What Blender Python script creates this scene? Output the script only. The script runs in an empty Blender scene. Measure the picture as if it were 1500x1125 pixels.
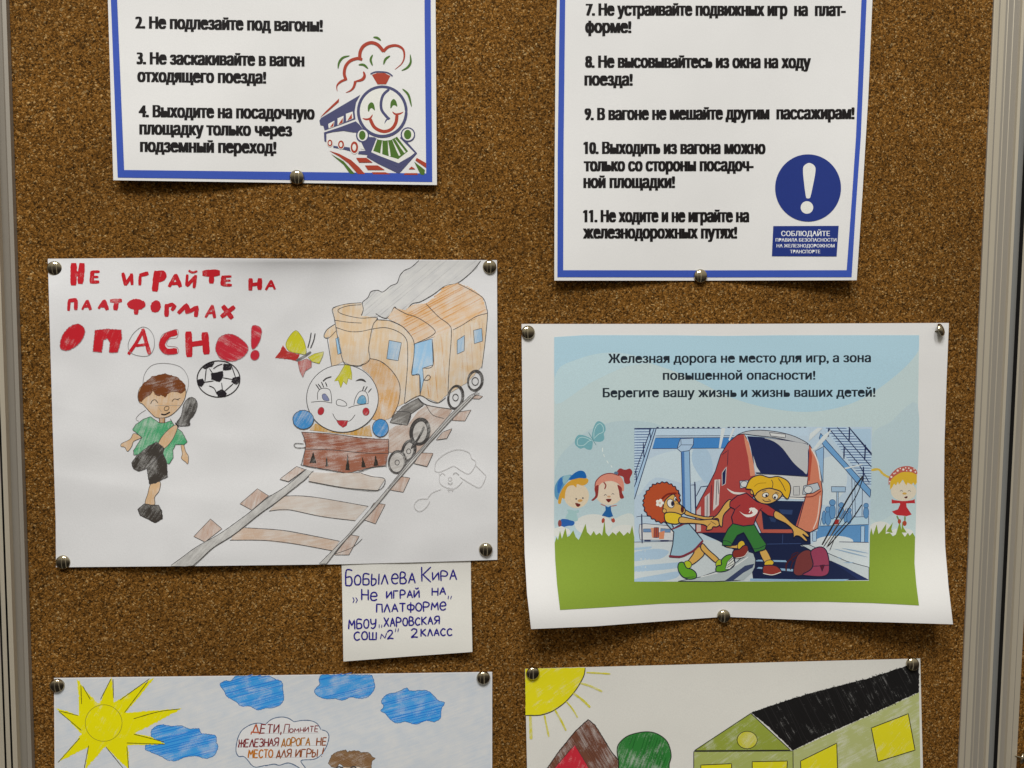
import bpy, bmesh, math, random
from mathutils import Vector, Matrix, noise
from mathutils.geometry import delaunay_2d_cdt

random.seed(7)
scene = bpy.context.scene
COL = scene.collection

# ------------------------------------------------------------------ camera
FPX = 1150.0                       # focal length in photo pixels (photo 1500 x 1125)
DIST = 0.535                       # metres from lens to the board along the optical axis
CX, CY = 750.0, 562.5
_h = Vector((13000.0, 21.0, FPX)).normalized()      # board's x axis seen from the camera (x right, y down, z forward)
_v = Vector((-130.0, 17430.0, FPX)).normalized()    # board's downward axis
_v = (_v - _h * _v.dot(_h)).normalized()
_n = _h.cross(_v)                                   # into the board
# world: x right along the board, y into the board, z up; board plane is y = 0
def cam_to_world(c):
    return Vector((_h.dot(c), _n.dot(c), -_v.dot(c)))
_o = Vector((0, 0, DIST))                           # board origin in camera space
CAM = -cam_to_world(_o)
cam = bpy.data.cameras.new('camera')
cam.sensor_width = 36.0
cam.lens = FPX / 1500.0 * 36.0
cam.clip_start = 0.01
cam.clip_end = 50.0
cam_ob = bpy.data.objects.new('camera', cam)
COL.objects.link(cam_ob)
rx, ry, rz = cam_to_world(Vector((1, 0, 0))), cam_to_world(Vector((0, -1, 0))), cam_to_world(Vector((0, 0, -1)))
cam_ob.matrix_world = Matrix(((rx.x, ry.x, rz.x, CAM.x), (rx.y, ry.y, rz.y, CAM.y), (rx.z, ry.z, rz.z, CAM.z), (0, 0, 0, 1)))
scene.camera = cam_ob

def P(px, py, h=0.0):
    """point standing h metres proud of the board, found along the sight line of a photo pixel"""
    d = cam_to_world(Vector(((px - CX) / FPX, (py - CY) / FPX, 1.0)))
    t = (-h - CAM.y) / d.y
    return CAM + d * t

# ------------------------------------------------------------------ light
world = bpy.data.worlds.new('World')
scene.world = world
world.use_nodes = True
wn = world.node_tree
wn.nodes.clear()
wo = wn.nodes.new('ShaderNodeOutputWorld')
wb = wn.nodes.new('ShaderNodeBackground')
wtc = wn.nodes.new('ShaderNodeTexCoord')
wsep = wn.nodes.new('ShaderNodeSeparateXYZ')
wmr = wn.nodes.new('ShaderNodeMapRange')
wmr.inputs['From Min'].default_value = -0.35
wmr.inputs['From Max'].default_value = 0.75
wr = wn.nodes.new('ShaderNodeValToRGB')
wr.color_ramp.elements[0].position = 0.0
wr.color_ramp.elements[0].color = (0.03, 0.026, 0.023, 1)
wr.color_ramp.elements[1].position = 1.0
wr.color_ramp.elements[1].color = (0.62, 0.57, 0.47, 1)
e = wr.color_ramp.elements.new(0.38); e.color = (0.13, 0.115, 0.10, 1)
e = wr.color_ramp.elements.new(0.62); e.color = (0.40, 0.37, 0.30, 1)
wn.links.new(wtc.outputs['Generated'], wsep.inputs[0])
wn.links.new(wsep.outputs['Z'], wmr.inputs['Value'])
wn.links.new(wmr.outputs[0], wr.inputs[0])
wn.links.new(wr.outputs[0], wb.inputs['Color'])
wn.links.new(wb.outputs[0], wo.inputs[0])
wb.inputs['Strength'].default_value = 1.0
# bright vertical bands added to the environment for streaks in the tack reflections
wx = wn.nodes.new('ShaderNodeValToRGB'); wx.color_ramp.interpolation = 'EASE'
els = wx.color_ramp.elements
els[0].position = 0.0; els[0].color = (0, 0, 0, 1); els[1].position = 1.0; els[1].color = (0, 0, 0, 1)
for ps, c in ((0.30, 0), (0.33, .5), (0.36, 0), (0.56, 0), (0.585, 1), (0.61, 0.1), (0.66, .0)):
    e = els.new(ps); e.color = (c, c * .93, c * .78, 1)
wm = wn.nodes.new('ShaderNodeMapRange'); wm.inputs['From Min'].default_value = -1; wm.inputs['From Max'].default_value = 1
wadd = wn.nodes.new('ShaderNodeMix'); wadd.data_type = 'RGBA'; wadd.blend_type = 'ADD'; wadd.inputs[0].default_value = 0.55
wn.links.new(wsep.outputs['X'], wm.inputs['Value']); wn.links.new(wm.outputs[0], wx.inputs[0])
wn.links.new(wr.outputs[0], wadd.inputs[6]); wn.links.new(wx.outputs[0], wadd.inputs[7])
wn.links.new(wadd.outputs[2], wb.inputs['Color'])

def area(name, loc, target, sx, sy, power, color):
    l = bpy.data.lights.new(name, 'AREA')
    l.shape = 'RECTANGLE'; l.size = sx; l.size_y = sy
    l.energy = power; l.color = color
    o = bpy.data.objects.new(name, l)
    o.location = loc
    o.rotation_euler = (Vector(target) - Vector(loc)).to_track_quat('-Z', 'Y').to_euler()
    COL.objects.link(o)
    return o
area('ceiling_lamp', (-0.62, -1.45, 2.0), (-0.1, 0, -0.1), 0.30, 0.60, 31.5, (1.0, 0.99, 0.962))
area('ceiling_lamp', (0.14, -1.50, 2.04), (-0.05, 0, -0.1), 0.30, 0.60, 29.0, (1.0, 0.99, 0.962))

scene.view_settings.view_transform = 'Standard'
scene.view_settings.look = 'None'
scene.view_settings.exposure = 0.0
scene.view_settings.gamma = 1.0
scene.view_settings.use_curve_mapping = False

# ------------------------------------------------------------------ materials
PAPER = 0.80
def lin(c):
    return c / 12.92 if c <= 0.04045 else ((c + 0.055) / 1.055) ** 2.4
ALB = 1.10
def rgb(hexs, k=ALB):
    hexs = hexs.lstrip('#')
    v = [min(0.86, lin(int(hexs[i:i + 2], 16) / 255.0) * k) for i in (0, 2, 4)]
    return (v[0], v[1], v[2], 1.0)
_mats = {}
def _new(name):
    m = bpy.data.materials.new(name)
    m.use_nodes = True
    nt = m.node_tree
    b = nt.nodes['Principled BSDF']
    return m, nt, b
def node(nt, kind, **kw):
    n = nt.nodes.new(kind)
    for k, v in kw.items():
        if k in n.inputs.keys():
            n.inputs[k].default_value = v
        else:
            setattr(n, k, v)
    return n
def ink(hexs, rough=0.6, spec=0.15, grain=0.05):
    """printed ink / marker: a flat colour with the faint mottling of toner on paper"""
    key = ('ink', hexs, rough, grain)
    if key in _mats: return _mats[key]
    m, nt, b = _new('print_' + hexs.strip('#'))
    c = rgb(hexs)
    tc = node(nt, 'ShaderNodeTexCoord')
    nz = node(nt, 'ShaderNodeTexNoise', Scale=1500.0, Detail=2.0)
    nt.links.new(tc.outputs['Object'], nz.inputs['Vector'])
    mr = node(nt, 'ShaderNodeMapRange')
    mr.inputs['From Min'].default_value = 0.3; mr.inputs['From Max'].default_value = 0.7
    mr.inputs['To Min'].default_value = -grain; mr.inputs['To Max'].default_value = grain
    nt.links.new(nz.outputs[0], mr.inputs['Value'])
    ad = node(nt, 'ShaderNodeMath', operation='ADD'); ad.inputs[1].default_value = 1.0
    nt.links.new(mr.outputs[0], ad.inputs[0])
    sc = node(nt, 'ShaderNodeVectorMath', operation='SCALE')
    sc.inputs[0].default_value = c[:3]
    nt.links.new(ad.outputs[0], sc.inputs['Scale'])
    nt.links.new(sc.outputs[0], b.inputs['Base Color'])
    b.inputs['Roughness'].default_value = rough
    b.inputs['Specular IOR Level'].default_value = spec
    _mats[key] = m
    return m
def pencil(hexs, angle=60.0, cov=0.75, paper='#dcdcdb'):
    """coloured pencil: streaks of pigment along the stroke direction, paper tooth showing through"""
    key = ('pencil', hexs, round(angle), cov)
    if key in _mats: return _mats[key]
    m, nt, b = _new('pencil_' + hexs.strip('#'))
    tc = node(nt, 'ShaderNodeTexCoord')
    vr = node(nt, 'ShaderNodeVectorRotate', rotation_type='Y_AXIS')
    vr.inputs['Angle'].default_value = math.radians(angle)
    nt.links.new(tc.outputs['Object'], vr.inputs['Vector'])
    mp = node(nt, 'ShaderNodeMapping'); mp.inputs['Scale'].default_value = (55.0, 1.0, 620.0)
    nt.links.new(vr.outputs[0], mp.inputs['Vector'])
    n1 = node(nt, 'ShaderNodeTexNoise', Scale=1.0, Detail=3.0, Roughness=0.6)
    nt.links.new(mp.outputs[0], n1.inputs['Vector'])
    n2 = node(nt, 'ShaderNodeTexNoise', Scale=1700.0, Detail=2.0)
    nt.links.new(tc.outputs['Object'], n2.inputs['Vector'])
    n3 = node(nt, 'ShaderNodeTexNoise', Scale=120.0, Detail=1.0)
    nt.links.new(tc.outputs['Object'], n3.inputs['Vector'])
    a = node(nt, 'ShaderNodeMath', operation='MULTIPLY_ADD'); a.inputs[1].default_value = 0.55
    nt.links.new(n2.outputs[0], a.inputs[0]); nt.links.new(n1.outputs[0], a.inputs[2])
    a2 = node(nt, 'ShaderNodeMath', operation='MULTIPLY_ADD'); a2.inputs[1].default_value = 0.8
    nt.links.new(n3.outputs[0], a2.inputs[0]); nt.links.new(a.outputs[0], a2.inputs[2])
    mr = node(nt, 'ShaderNodeMapRange')
    mid = 1.125 + (0.5 - cov) * 0.6
    mr.inputs['From Min'].default_value = mid - 0.42; mr.inputs['From Max'].default_value = mid + 0.34
    nt.links.new(a2.outputs[0], mr.inputs['Value'])
    mx = node(nt, 'ShaderNodeMix', data_type='RGBA')
    mx.inputs['A'].default_value = rgb(paper); mx.inputs['B'].default_value = rgb(hexs)
    mx.inputs[6].default_value = rgb(paper); mx.inputs[7].default_value = rgb(hexs)
    nt.links.new(mr.outputs[0], mx.inputs[0])
    nt.links.new(mx.outputs[2], b.inputs['Base Color'])
    b.inputs['Roughness'].default_value = 0.7
    b.inputs['Specular IOR Level'].default_value = 0.2
    _mats[key] = m
    return m
def paper_mat(name, c, mott=0.035, scale=25.0):
    m, nt, b = _new(name)
    tc = node(nt, 'ShaderNodeTexCoord')
    n1 = node(nt, 'ShaderNodeTexNoise', Scale=scale, Detail=4.0)
    n2 = node(nt, 'ShaderNodeTexNoise', Scale=1300.0, Detail=2.0)
    nt.links.new(tc.outputs['Object'], n1.inputs['Vector']); nt.links.new(tc.outputs['Object'], n2.inputs['Vector'])
    ad = node(nt, 'ShaderNodeMath', operation='ADD')
    nt.links.new(n1.outputs[0], ad.inputs[0]); nt.links.new(n2.outputs[0], ad.inputs[1])
    mr = node(nt, 'ShaderNodeMapRange')
    mr.inputs['From Min'].default_value = 0.6; mr.inputs['From Max'].default_value = 1.4
    mr.inputs['To Min'].default_value = 1.0 - mott; mr.inputs['To Max'].default_value = 1.0 + mott
    nt.links.new(ad.outputs[0], mr.inputs['Value'])
    sc = node(nt, 'ShaderNodeVectorMath', operation='SCALE'); sc.inputs[0].default_value = c
    nt.links.new(mr.outputs[0], sc.inputs['Scale'])
    nt.links.new(sc.outputs[0], b.inputs['Base Color'])
    bp = node(nt, 'ShaderNodeBump', Strength=0.12, Distance=0.0004)
    nt.links.new(n2.outputs[0], bp.inputs['Height']); nt.links.new(bp.outputs[0], b.inputs['Normal'])
    b.inputs['Roughness'].default_value = 0.75
    b.inputs['Specular IOR Level'].default_value = 0.22
    return m
M_PAPER = paper_mat('white_office_paper', (0.78, 0.78, 0.785))
M_DRAW = paper_mat('drawing_paper', (0.775, 0.782, 0.81), 0.05, 18.0)
M_CREAM = paper_mat('cream_drawing_paper', (0.75, 0.745, 0.71), 0.06, 14.0)
M_CARD = paper_mat('card_paper', (0.76, 0.755, 0.72))

def cork_mat():
    m, nt, b = _new('cork')
    tc = node(nt, 'ShaderNodeTexCoord')
    nz = node(nt, 'ShaderNodeTexNoise', Scale=900.0, Detail=3.0)
    nt.links.new(tc.outputs['Object'], nz.inputs['Vector'])
    mv = node(nt, 'ShaderNodeVectorMath', operation='MULTIPLY_ADD')
    mv.inputs[1].default_value = (0.0016, 0.0016, 0.0016)
    nt.links.new(nz.outputs['Color'], mv.inputs[0]); nt.links.new(tc.outputs['Object'], mv.inputs[2])
    def granules(scale, stops):
        v = node(nt, 'ShaderNodeTexVoronoi', Scale=scale)
        nt.links.new(mv.outputs[0], v.inputs['Vector'])
        s = node(nt, 'ShaderNodeSeparateColor'); nt.links.new(v.outputs['Color'], s.inputs[0])
        r = node(nt, 'ShaderNodeValToRGB')
        cr = r.color_ramp
        cr.elements[0].position = stops[0][0]; cr.elements[0].color = rgb(stops[0][1])
        cr.elements[1].position = stops[-1][0]; cr.elements[1].color = rgb(stops[-1][1])
        for p, c in stops[1:-1]:
            el = cr.elements.new(p); el.color = rgb(c)
        nt.links.new(s.outputs[0], r.inputs[0])
        return v, r
    v1, r1 = granules(700.0, [(0.0, CORK[0]), (0.14, CORK[1]), (0.5, CORK[2]), (0.88, CORK[3]), (0.97, CORK[4]), (1.0, CORK[5])])
    v2, r2 = granules(1250.0, [(0.0, CORK[0]), (0.22, CORK[0]), (0.36, CORK[1]), (0.62, CORK[2]), (0.84, CORK[3]), (0.95, CORK[4]), (1.0, CORK[5])])
    mx = node(nt, 'ShaderNodeMix', data_type='RGBA'); mx.inputs[0].default_value = 0.66
    nt.links.new(r1.outputs[0], mx.inputs[6]); nt.links.new(r2.outputs[0], mx.inputs[7])
    # broad patches where the granulate is a little darker or redder
    nb = node(nt, 'ShaderNodeTexNoise', Scale=11.0, Detail=5.0)
    nt.links.new(tc.outputs['Object'], nb.inputs['Vector'])
    mr = node(nt, 'ShaderNodeMapRange'); mr.inputs['From Min'].default_value = 0.3; mr.inputs['From Max'].default_value = 0.7
    mr.inputs['To Min'].default_value = 0.80; mr.inputs['To Max'].default_value = 1.14
    nt.links.new(nb.outputs[0], mr.inputs['Value'])
    sc = node(nt, 'ShaderNodeVectorMath', operation='SCALE')
    # dark pits between the granules
    vp = node(nt, 'ShaderNodeTexVoronoi', Scale=820.0); nt.links.new(mv.outputs[0], vp.inputs['Vector'])
    sp = node(nt, 'ShaderNodeSeparateColor'); nt.links.new(vp.outputs['Color'], sp.inputs[0])
    rp = node(nt, 'ShaderNodeMapRange'); rp.inputs['From Min'].default_value = 0.10; rp.inputs['From Max'].default_value = 0.24; rp.inputs['To Min'].default_value = 0.42
    nt.links.new(sp.outputs[1], rp.inputs['Value'])
    sc2 = node(nt, 'ShaderNodeVectorMath', operation='SCALE')
    nt.links.new(mx.outputs[2], sc2.inputs[0]); nt.links.new(rp.outputs[0], sc2.inputs['Scale'])
    # a scatter of old pin holes
    vh = node(nt, 'ShaderNodeTexVoronoi', Scale=30.0); nt.links.new(tc.outputs['Object'], vh.inputs['Vector'])
    sh = node(nt, 'ShaderNodeSeparateColor'); nt.links.new(vh.outputs['Color'], sh.inputs[0])
    hp = node(nt, 'ShaderNodeMath', operation='GREATER_THAN'); hp.inputs[1].default_value = 0.62; nt.links.new(sh.outputs[0], hp.inputs[0])
    hd = node(nt, 'ShaderNodeMapRange'); hd.inputs['From Min'].default_value = 0.016; hd.inputs['From Max'].default_value = 0.026; hd.inputs['To Min'].default_value = 0.82; hd.inputs['To Max'].default_value = 0.0
    nt.links.new(vh.outputs['Distance'], hd.inputs['Value'])
    hm = node(nt, 'ShaderNodeMath', operation='MULTIPLY'); nt.links.new(hd.outputs[0], hm.inputs[0]); nt.links.new(hp.outputs[0], hm.inputs[1])
    hi = node(nt, 'ShaderNodeMath', operation='SUBTRACT'); hi.inputs[0].default_value = 1.0; nt.links.new(hm.outputs[0], hi.inputs[1])
    sc3 = node(nt, 'ShaderNodeVectorMath', operation='SCALE')
    nt.links.new(sc2.outputs[0], sc3.inputs[0]); nt.links.new(hi.outputs[0], sc3.inputs['Scale'])
    nt.links.new(sc3.outputs[0], sc.inputs[0]); nt.links.new(mr.outputs[0], sc.inputs['Scale'])
    nt.links.new(sc.outputs[0], b.inputs['Base Color'])
    ad = node(nt, 'ShaderNodeMath', operation='ADD')
    nt.links.new(v1.outputs['Distance'], ad.inputs[0]); nt.links.new(v2.outputs['Distance'], ad.inputs[1])
    bp = node(nt, 'ShaderNodeBump', Strength=0.45, Distance=0.0007); bp.invert = True
    nt.links.new(ad.outputs[0], bp.inputs['Height']); nt.links.new(bp.outputs[0], b.inputs['Normal'])
    b.inputs['Roughness'].default_value = 0.9
    b.inputs['Specular IOR Level'].default_value = 0.1
    return m
CORK = ['#2d1c06', '#5b3c15', '#7a521f', '#8a5f29', '#a37b44', '#caad7a']
M_CORK = cork_mat()

def alu_mat(name, c, rough, metallic):
    m, nt, b = _new(name)
    tc = node(nt, 'ShaderNodeTexCoord')
    mp = node(nt, 'ShaderNodeMapping'); mp.inputs['Scale'].default_value = (2500.0, 2500.0, 6.0)
    nt.links.new(tc.outputs['Object'], mp.inputs['Vector'])
    n1 = node(nt, 'ShaderNodeTexNoise', Scale=1.0, Detail=2.0)
    nt.links.new(mp.outputs[0], n1.inputs['Vector'])
    mr = node(nt, 'ShaderNodeMapRange'); mr.inputs['To Min'].default_value = 0.92; mr.inputs['To Max'].default_value = 1.08
    nt.links.new(n1.outputs[0], mr.inputs['Value'])
    sc = node(nt, 'ShaderNodeVectorMath', operation='SCALE'); sc.inputs[0].default_value = c
    nt.links.new(mr.outputs[0], sc.inputs['Scale']); nt.links.new(sc.outputs[0], b.inputs['Base Color'])
    b.inputs['Metallic'].default_value = metallic
    b.inputs['Roughness'].default_value = rough
    return m
M_ALU = alu_mat('anodised_aluminium', (0.56, 0.505, 0.405), 0.42, 0.35)
M_ALU_SHADED = alu_mat('shaded_aluminium', (0.36, 0.33, 0.285), 0.45, 0.3)  # same aluminium in a darker colour: shade painted on turned strips and grooves
M_ALU_BLUE = alu_mat('blue_grey_aluminium_shoulder', (0.27, 0.275, 0.27), 0.4, 0.3)
M_GAP_SHADE = alu_mat('painted_gap_shade', (0.012, 0.011, 0.010), 0.6, 0.0)  # near-black colour that paints the shade in the gap between two boards
M_NICKEL, _nt, _b = _new('nickel_plated_steel')
_tc = node(_nt, 'ShaderNodeTexCoord'); _nz = node(_nt, 'ShaderNodeTexNoise', Scale=420.0, Detail=3.0)
_nt.links.new(_tc.outputs['Object'], _nz.inputs['Vector'])
_mr = node(_nt, 'ShaderNodeMapRange'); _mr.inputs['To Min'].default_value = 0.05; _mr.inputs['To Max'].default_value = 0.16
_nt.links.new(_nz.outputs[0], _mr.inputs['Value']); _nt.links.new(_mr.outputs[0], _b.inputs['Roughness'])
_b.inputs['Base Color'].default_value = (0.42, 0.37, 0.27, 1); _b.inputs['Metallic'].default_value = 1.0

# ------------------------------------------------------------------ scene graph helpers
def empty(name, label, cat, loc, group=None):
    o = bpy.data.objects.new(name, None)
    o.empty_display_size = 0.02
    o.location = loc
    o['label'] = label; o['category'] = cat
    if group: o['group'] = group
    COL.objects.link(o)
    return o
def mesh_ob(name, verts, faces, mats, fmat=None, parent=None, origin=Vector((0, 0, 0)), smooth=False):
    me = bpy.data.meshes.new(name)
    me.from_pydata([tuple(Vector(v) - origin) for v in verts], [], faces)
    for m in mats: me.materials.append(m)
    if fmat: me.polygons.foreach_set('material_index', fmat)
    if smooth: me.polygons.foreach_set('use_smooth', [True] * len(me.polygons))
    me.update()
    o = bpy.data.objects.new(name, me)
    COL.objects.link(o)
    if parent is not None: o.parent = parent
    return o

# ------------------------------------------------------------------ flat art on (curled) paper
def pts_of(s):
    if not isinstance(s, str): return [(float(a), float(b)) for a, b in s]
    return [tuple(float(q) for q in t.split(',')) for t in s.split()]
class Frame:                       # a zoomed-in window used when measuring the artwork
    def __init__(self, ox, oy, k): self.ox, self.oy, self.k = ox, oy, k
    def __call__(self, pts): return [(self.ox + x / self.k, self.oy + y / self.k) for x, y in pts_of(pts)]
def catmull(p, closed, n=5):
    out, N = [], len(p)
    if N < 3: return list(p)
    for i in range(N if closed else N - 1):
        if closed: a, b, c, d = p[i - 1], p[i], p[(i + 1) % N], p[(i + 2) % N]
        else: a, b, c, d = p[max(i - 1, 0)], p[i], p[i + 1], p[min(i + 2, N - 1)]
        for k in range(n):
            t = k / n
            out.append(tuple(0.5 * ((2 * b[j]) + (-a[j] + c[j]) * t + (2 * a[j] - 5 * b[j] + 4 * c[j] - d[j]) * t * t
                                    + (-a[j] + 3 * b[j] - 3 * c[j] + d[j]) * t ** 3) for j in (0, 1)))
    if not closed: out.append(tuple(p[-1]))
    return out
def resample(p, step, closed):
    out, N = [], len(p)
    for i in range(N if closed else N - 1):
        a, b = p[i], p[(i + 1) % N]
        L = math.hypot(b[0] - a[0], b[1] - a[1])
        k = max(1, math.ceil(L / step))
        for j in range(k): out.append((a[0] + (b[0] - a[0]) * j / k, a[1] + (b[1] - a[1]) * j / k))
    if not closed: out.append(tuple(p[-1]))
    return out
def bumps(p, step):
    """points along an outline with the direction that leads outwards, for curly hair"""
    q = resample(catmull(p, True, 4), 1.0, True)
    m = max(6, int(len(q) / step)) * 2
    cx = sum(a for a, b in q) / len(q); cy = sum(b for a, b in q) / len(q)
    return [(q[int(i * len(q) / m)] + (math.atan2(q[int(i * len(q) / m)][1] - cy, q[int(i * len(q) / m)][0] - cx),)) for i in range(m)]
def inside(p, x, y):
    c, j = False, len(p) - 1
    for i in range(len(p)):
        if (p[i][1] > y) != (p[j][1] > y) and x < (p[j][0] - p[i][0]) * (y - p[i][1]) / (p[j][1] - p[i][1]) + p[i][0]: c = not c
        j = i
    return c
def triangulate(poly, grid):
    vs = [Vector(q) for q in poly]
    n = len(vs)
    xs = [q[0] for q in poly]; ys = [q[1] for q in poly]
    x0, x1, y0, y1 = min(xs), max(xs), min(ys), max(ys)
    if x1 - x0 > grid or y1 - y0 > grid:
        gy = math.floor(y0 / grid) * grid
        while gy < y1:
            gx = math.floor(x0 / grid) * grid
            while gx < x1:
                if inside(poly, gx, gy): vs.append(Vector((gx, gy)))
                gx += grid
            gy += grid
    r = delaunay_2d_cdt(vs, [], [list(range(n))], 1, 1e-4)
    return [tuple(v) for v in r[0]], [list(f) for f in r[2]]

EPS = 9e-6                         # each print layer lies this much above the one below
class Part:
    def __init__(self, sheet, name, parent=None, label=None):
        self.s, self.name, self.parent, self.label = sheet, name, parent, label
        self.v, self.f, self.fm, self.mats = [], [], [], []
        self.ob = None; self.clip = parent.clip if parent else None
        sheet.parts.append(self)
    def slot(self, m):
        if m not in self.mats: self.mats.append(m)
        return self.mats.index(m)
    def _mat(self, m): return ink(m) if isinstance(m, str) else m
    def add(self, verts, faces, mat, e):
        k = len(self.v); s = self.slot(self._mat(mat))
        self.v += [self.s.at(x, y, e) for x, y in verts]
        for f in faces:
            self.f.append([k + i for i in f]); self.fm.append(s)
    def fill(self, fr, pts, mat, smooth=True, line=None, lw=1.0, rough=0.0, grid=6.0, curls=0.0):
        p = fr(pts) if fr else pts_of(pts)
        if curls: p = [(x, y) if i % 2 else (x + curls * math.cos(t), y + curls * math.sin(t)) for i, (x, y, t) in enumerate(bumps(p, curls * 4.6))]
        if smooth: p = catmull(p, True, 4)
        if self.clip:
            x0, y0, x1, y1 = self.clip
            p = [(min(max(x, x0), x1), min(max(y, y0), y1)) for x, y in p]
        p = resample(p, 6.0, True)
        if rough:
            p = [(x + random.uniform(-rough, rough), y + random.uniform(-rough, rough)) for x, y in resample(p, 2.0, True)]
        v, f = triangulate(p, grid)
        self.add(v, f, mat, self.s.next(v))
        if line: self.line(None, p + [p[0]], line, lw, smooth=False)
    def ell(self, fr, cx, cy, a, b, mat, rot=0.0, line=None, lw=1.0, n=20, **kw):
        r = math.radians(rot)
        q = [(cx + a * math.cos(t) * math.cos(r) - b * math.sin(t) * math.sin(r), cy + a * math.cos(t) * math.sin(r) + b * math.sin(t) * math.cos(r))
             for t in (2 * math.pi * i / n for i in range(n))]
        if mat is None: self.line(fr, q + [q[0]], line, lw, smooth=False)
        else: self.fill(fr, q, mat, False, line, lw, **kw)
    def line(self, fr, pts, mat, w=1.0, smooth=True, taper='', wob=0.0, e0=None):
        p = fr(pts) if fr else pts_of(pts)
        if smooth: p = catmull(p, False, 5)
        p = resample(p, 5.0 if not wob else 2.5, False)
        q = [p[0]]
        for a in p[1:]:
            if math.hypot(a[0] - q[-1][0], a[1] - q[-1][1]) > 0.05: q.append(a)
        if len(q) < 2: return
        n = len(q)
        k = len(self.v); s = self.slot(self._mat(mat))
        if e0 is None: e0 = self.s.next(q)
        cap = w * 0.35
        for i, (x, y) in enumerate(q):
            a, b = q[max(i - 1, 0)], q[min(i + 1, n - 1)]
            dx, dy = b[0] - a[0], b[1] - a[1]
            L = math.hypot(dx, dy) or 1.0
            dx, dy = dx / L, dy / L
            t = i / (n - 1)
            ww = w
            if taper == 'both': ww = w * (0.12 + 0.88 * math.sin(math.pi * t) ** 0.7)
            elif taper == 'end': ww = w * (1 - 0.88 * t ** 1.6)
            elif taper == 'start': ww = w * (0.12 + 0.88 * min(1, t * 1.6))
            if wob: ww *= 1 + random.uniform(-wob, wob)
            if i == 0 and not taper: x, y, ww = x - dx * cap * 0.5, y - dy * cap * 0.5, ww * 0.75
            if i == n - 1 and not taper: x, y, ww = x + dx * cap * 0.5, y + dy * cap * 0.5, ww * 0.75
            e = e0 + i * 6e-8
            self.v.append(self.s.at(x - dy * ww / 2, y + dx * ww / 2, e)); self.v.append(self.s.at(x + dy * ww / 2, y - dx * ww / 2, e))
            if i:
                m = k + 2 * i
                self.f.append([m - 2, m - 1, m + 1, m]); self.fm.append(s)
    def hatch(self, fr, pts, mat, ang, gap, w, over=1.0, smooth=True, skip=0.0):
        """pencil strokes run back and forth across a shape, overshooting its outline a little"""
        p = fr(pts) if fr else pts_of(pts)
        if smooth: p = catmull(p, True, 4)
        a = math.radians(ang); ca, sa = math.cos(a), math.sin(a)
        r = [(x * ca + y * sa, -x * sa + y * ca) for x, y in p]
        eh = self.s.next(p)
        y = min(q[1] for q in r) + gap * 0.5; ymax = max(q[1] for q in r)
        while y < ymax:
            xs = []
            for i in range(len(r)):
                q0, q1 = r[i], r[(i + 1) % len(r)]
                if (q0[1] > y) != (q1[1] > y): xs.append(q0[0] + (q1[0] - q0[0]) * (y - q0[1]) / (q1[1] - q0[1]))
            xs.sort()
            for i in range(0, len(xs) - 1, 2):
                if random.random() < skip: continue
                x0, x1 = xs[i] - random.uniform(-over * 0.6, over), xs[i + 1] + random.uniform(-over * 0.6, over)
                if x1 - x0 < 1: continue
                t0, t1 = y + random.uniform(-gap, gap) * 0.35, y + random.uniform(-gap, gap) * 0.35
                self.line(None, [(x0 * ca - t0 * sa, x0 * sa + t0 * ca), (x1 * ca - t1 * sa, x1 * sa + t1 * ca)], mat, w * random.uniform(0.6, 1.15), smooth=False, e0=eh)
                eh += 1.5e-7
            y += gap * random.uniform(0.75, 1.25)
    def build(self):
        if self.ob or not self.f: return
        par = self.s.root
        if self.parent is not None:
            self.parent.build(); par = self.parent.ob
        self.ob = mesh_ob(self.name, self.v, self.f, self.mats, self.fm, par, self.s.origin)
        if self.label: self.ob['label'] = self.label
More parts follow.
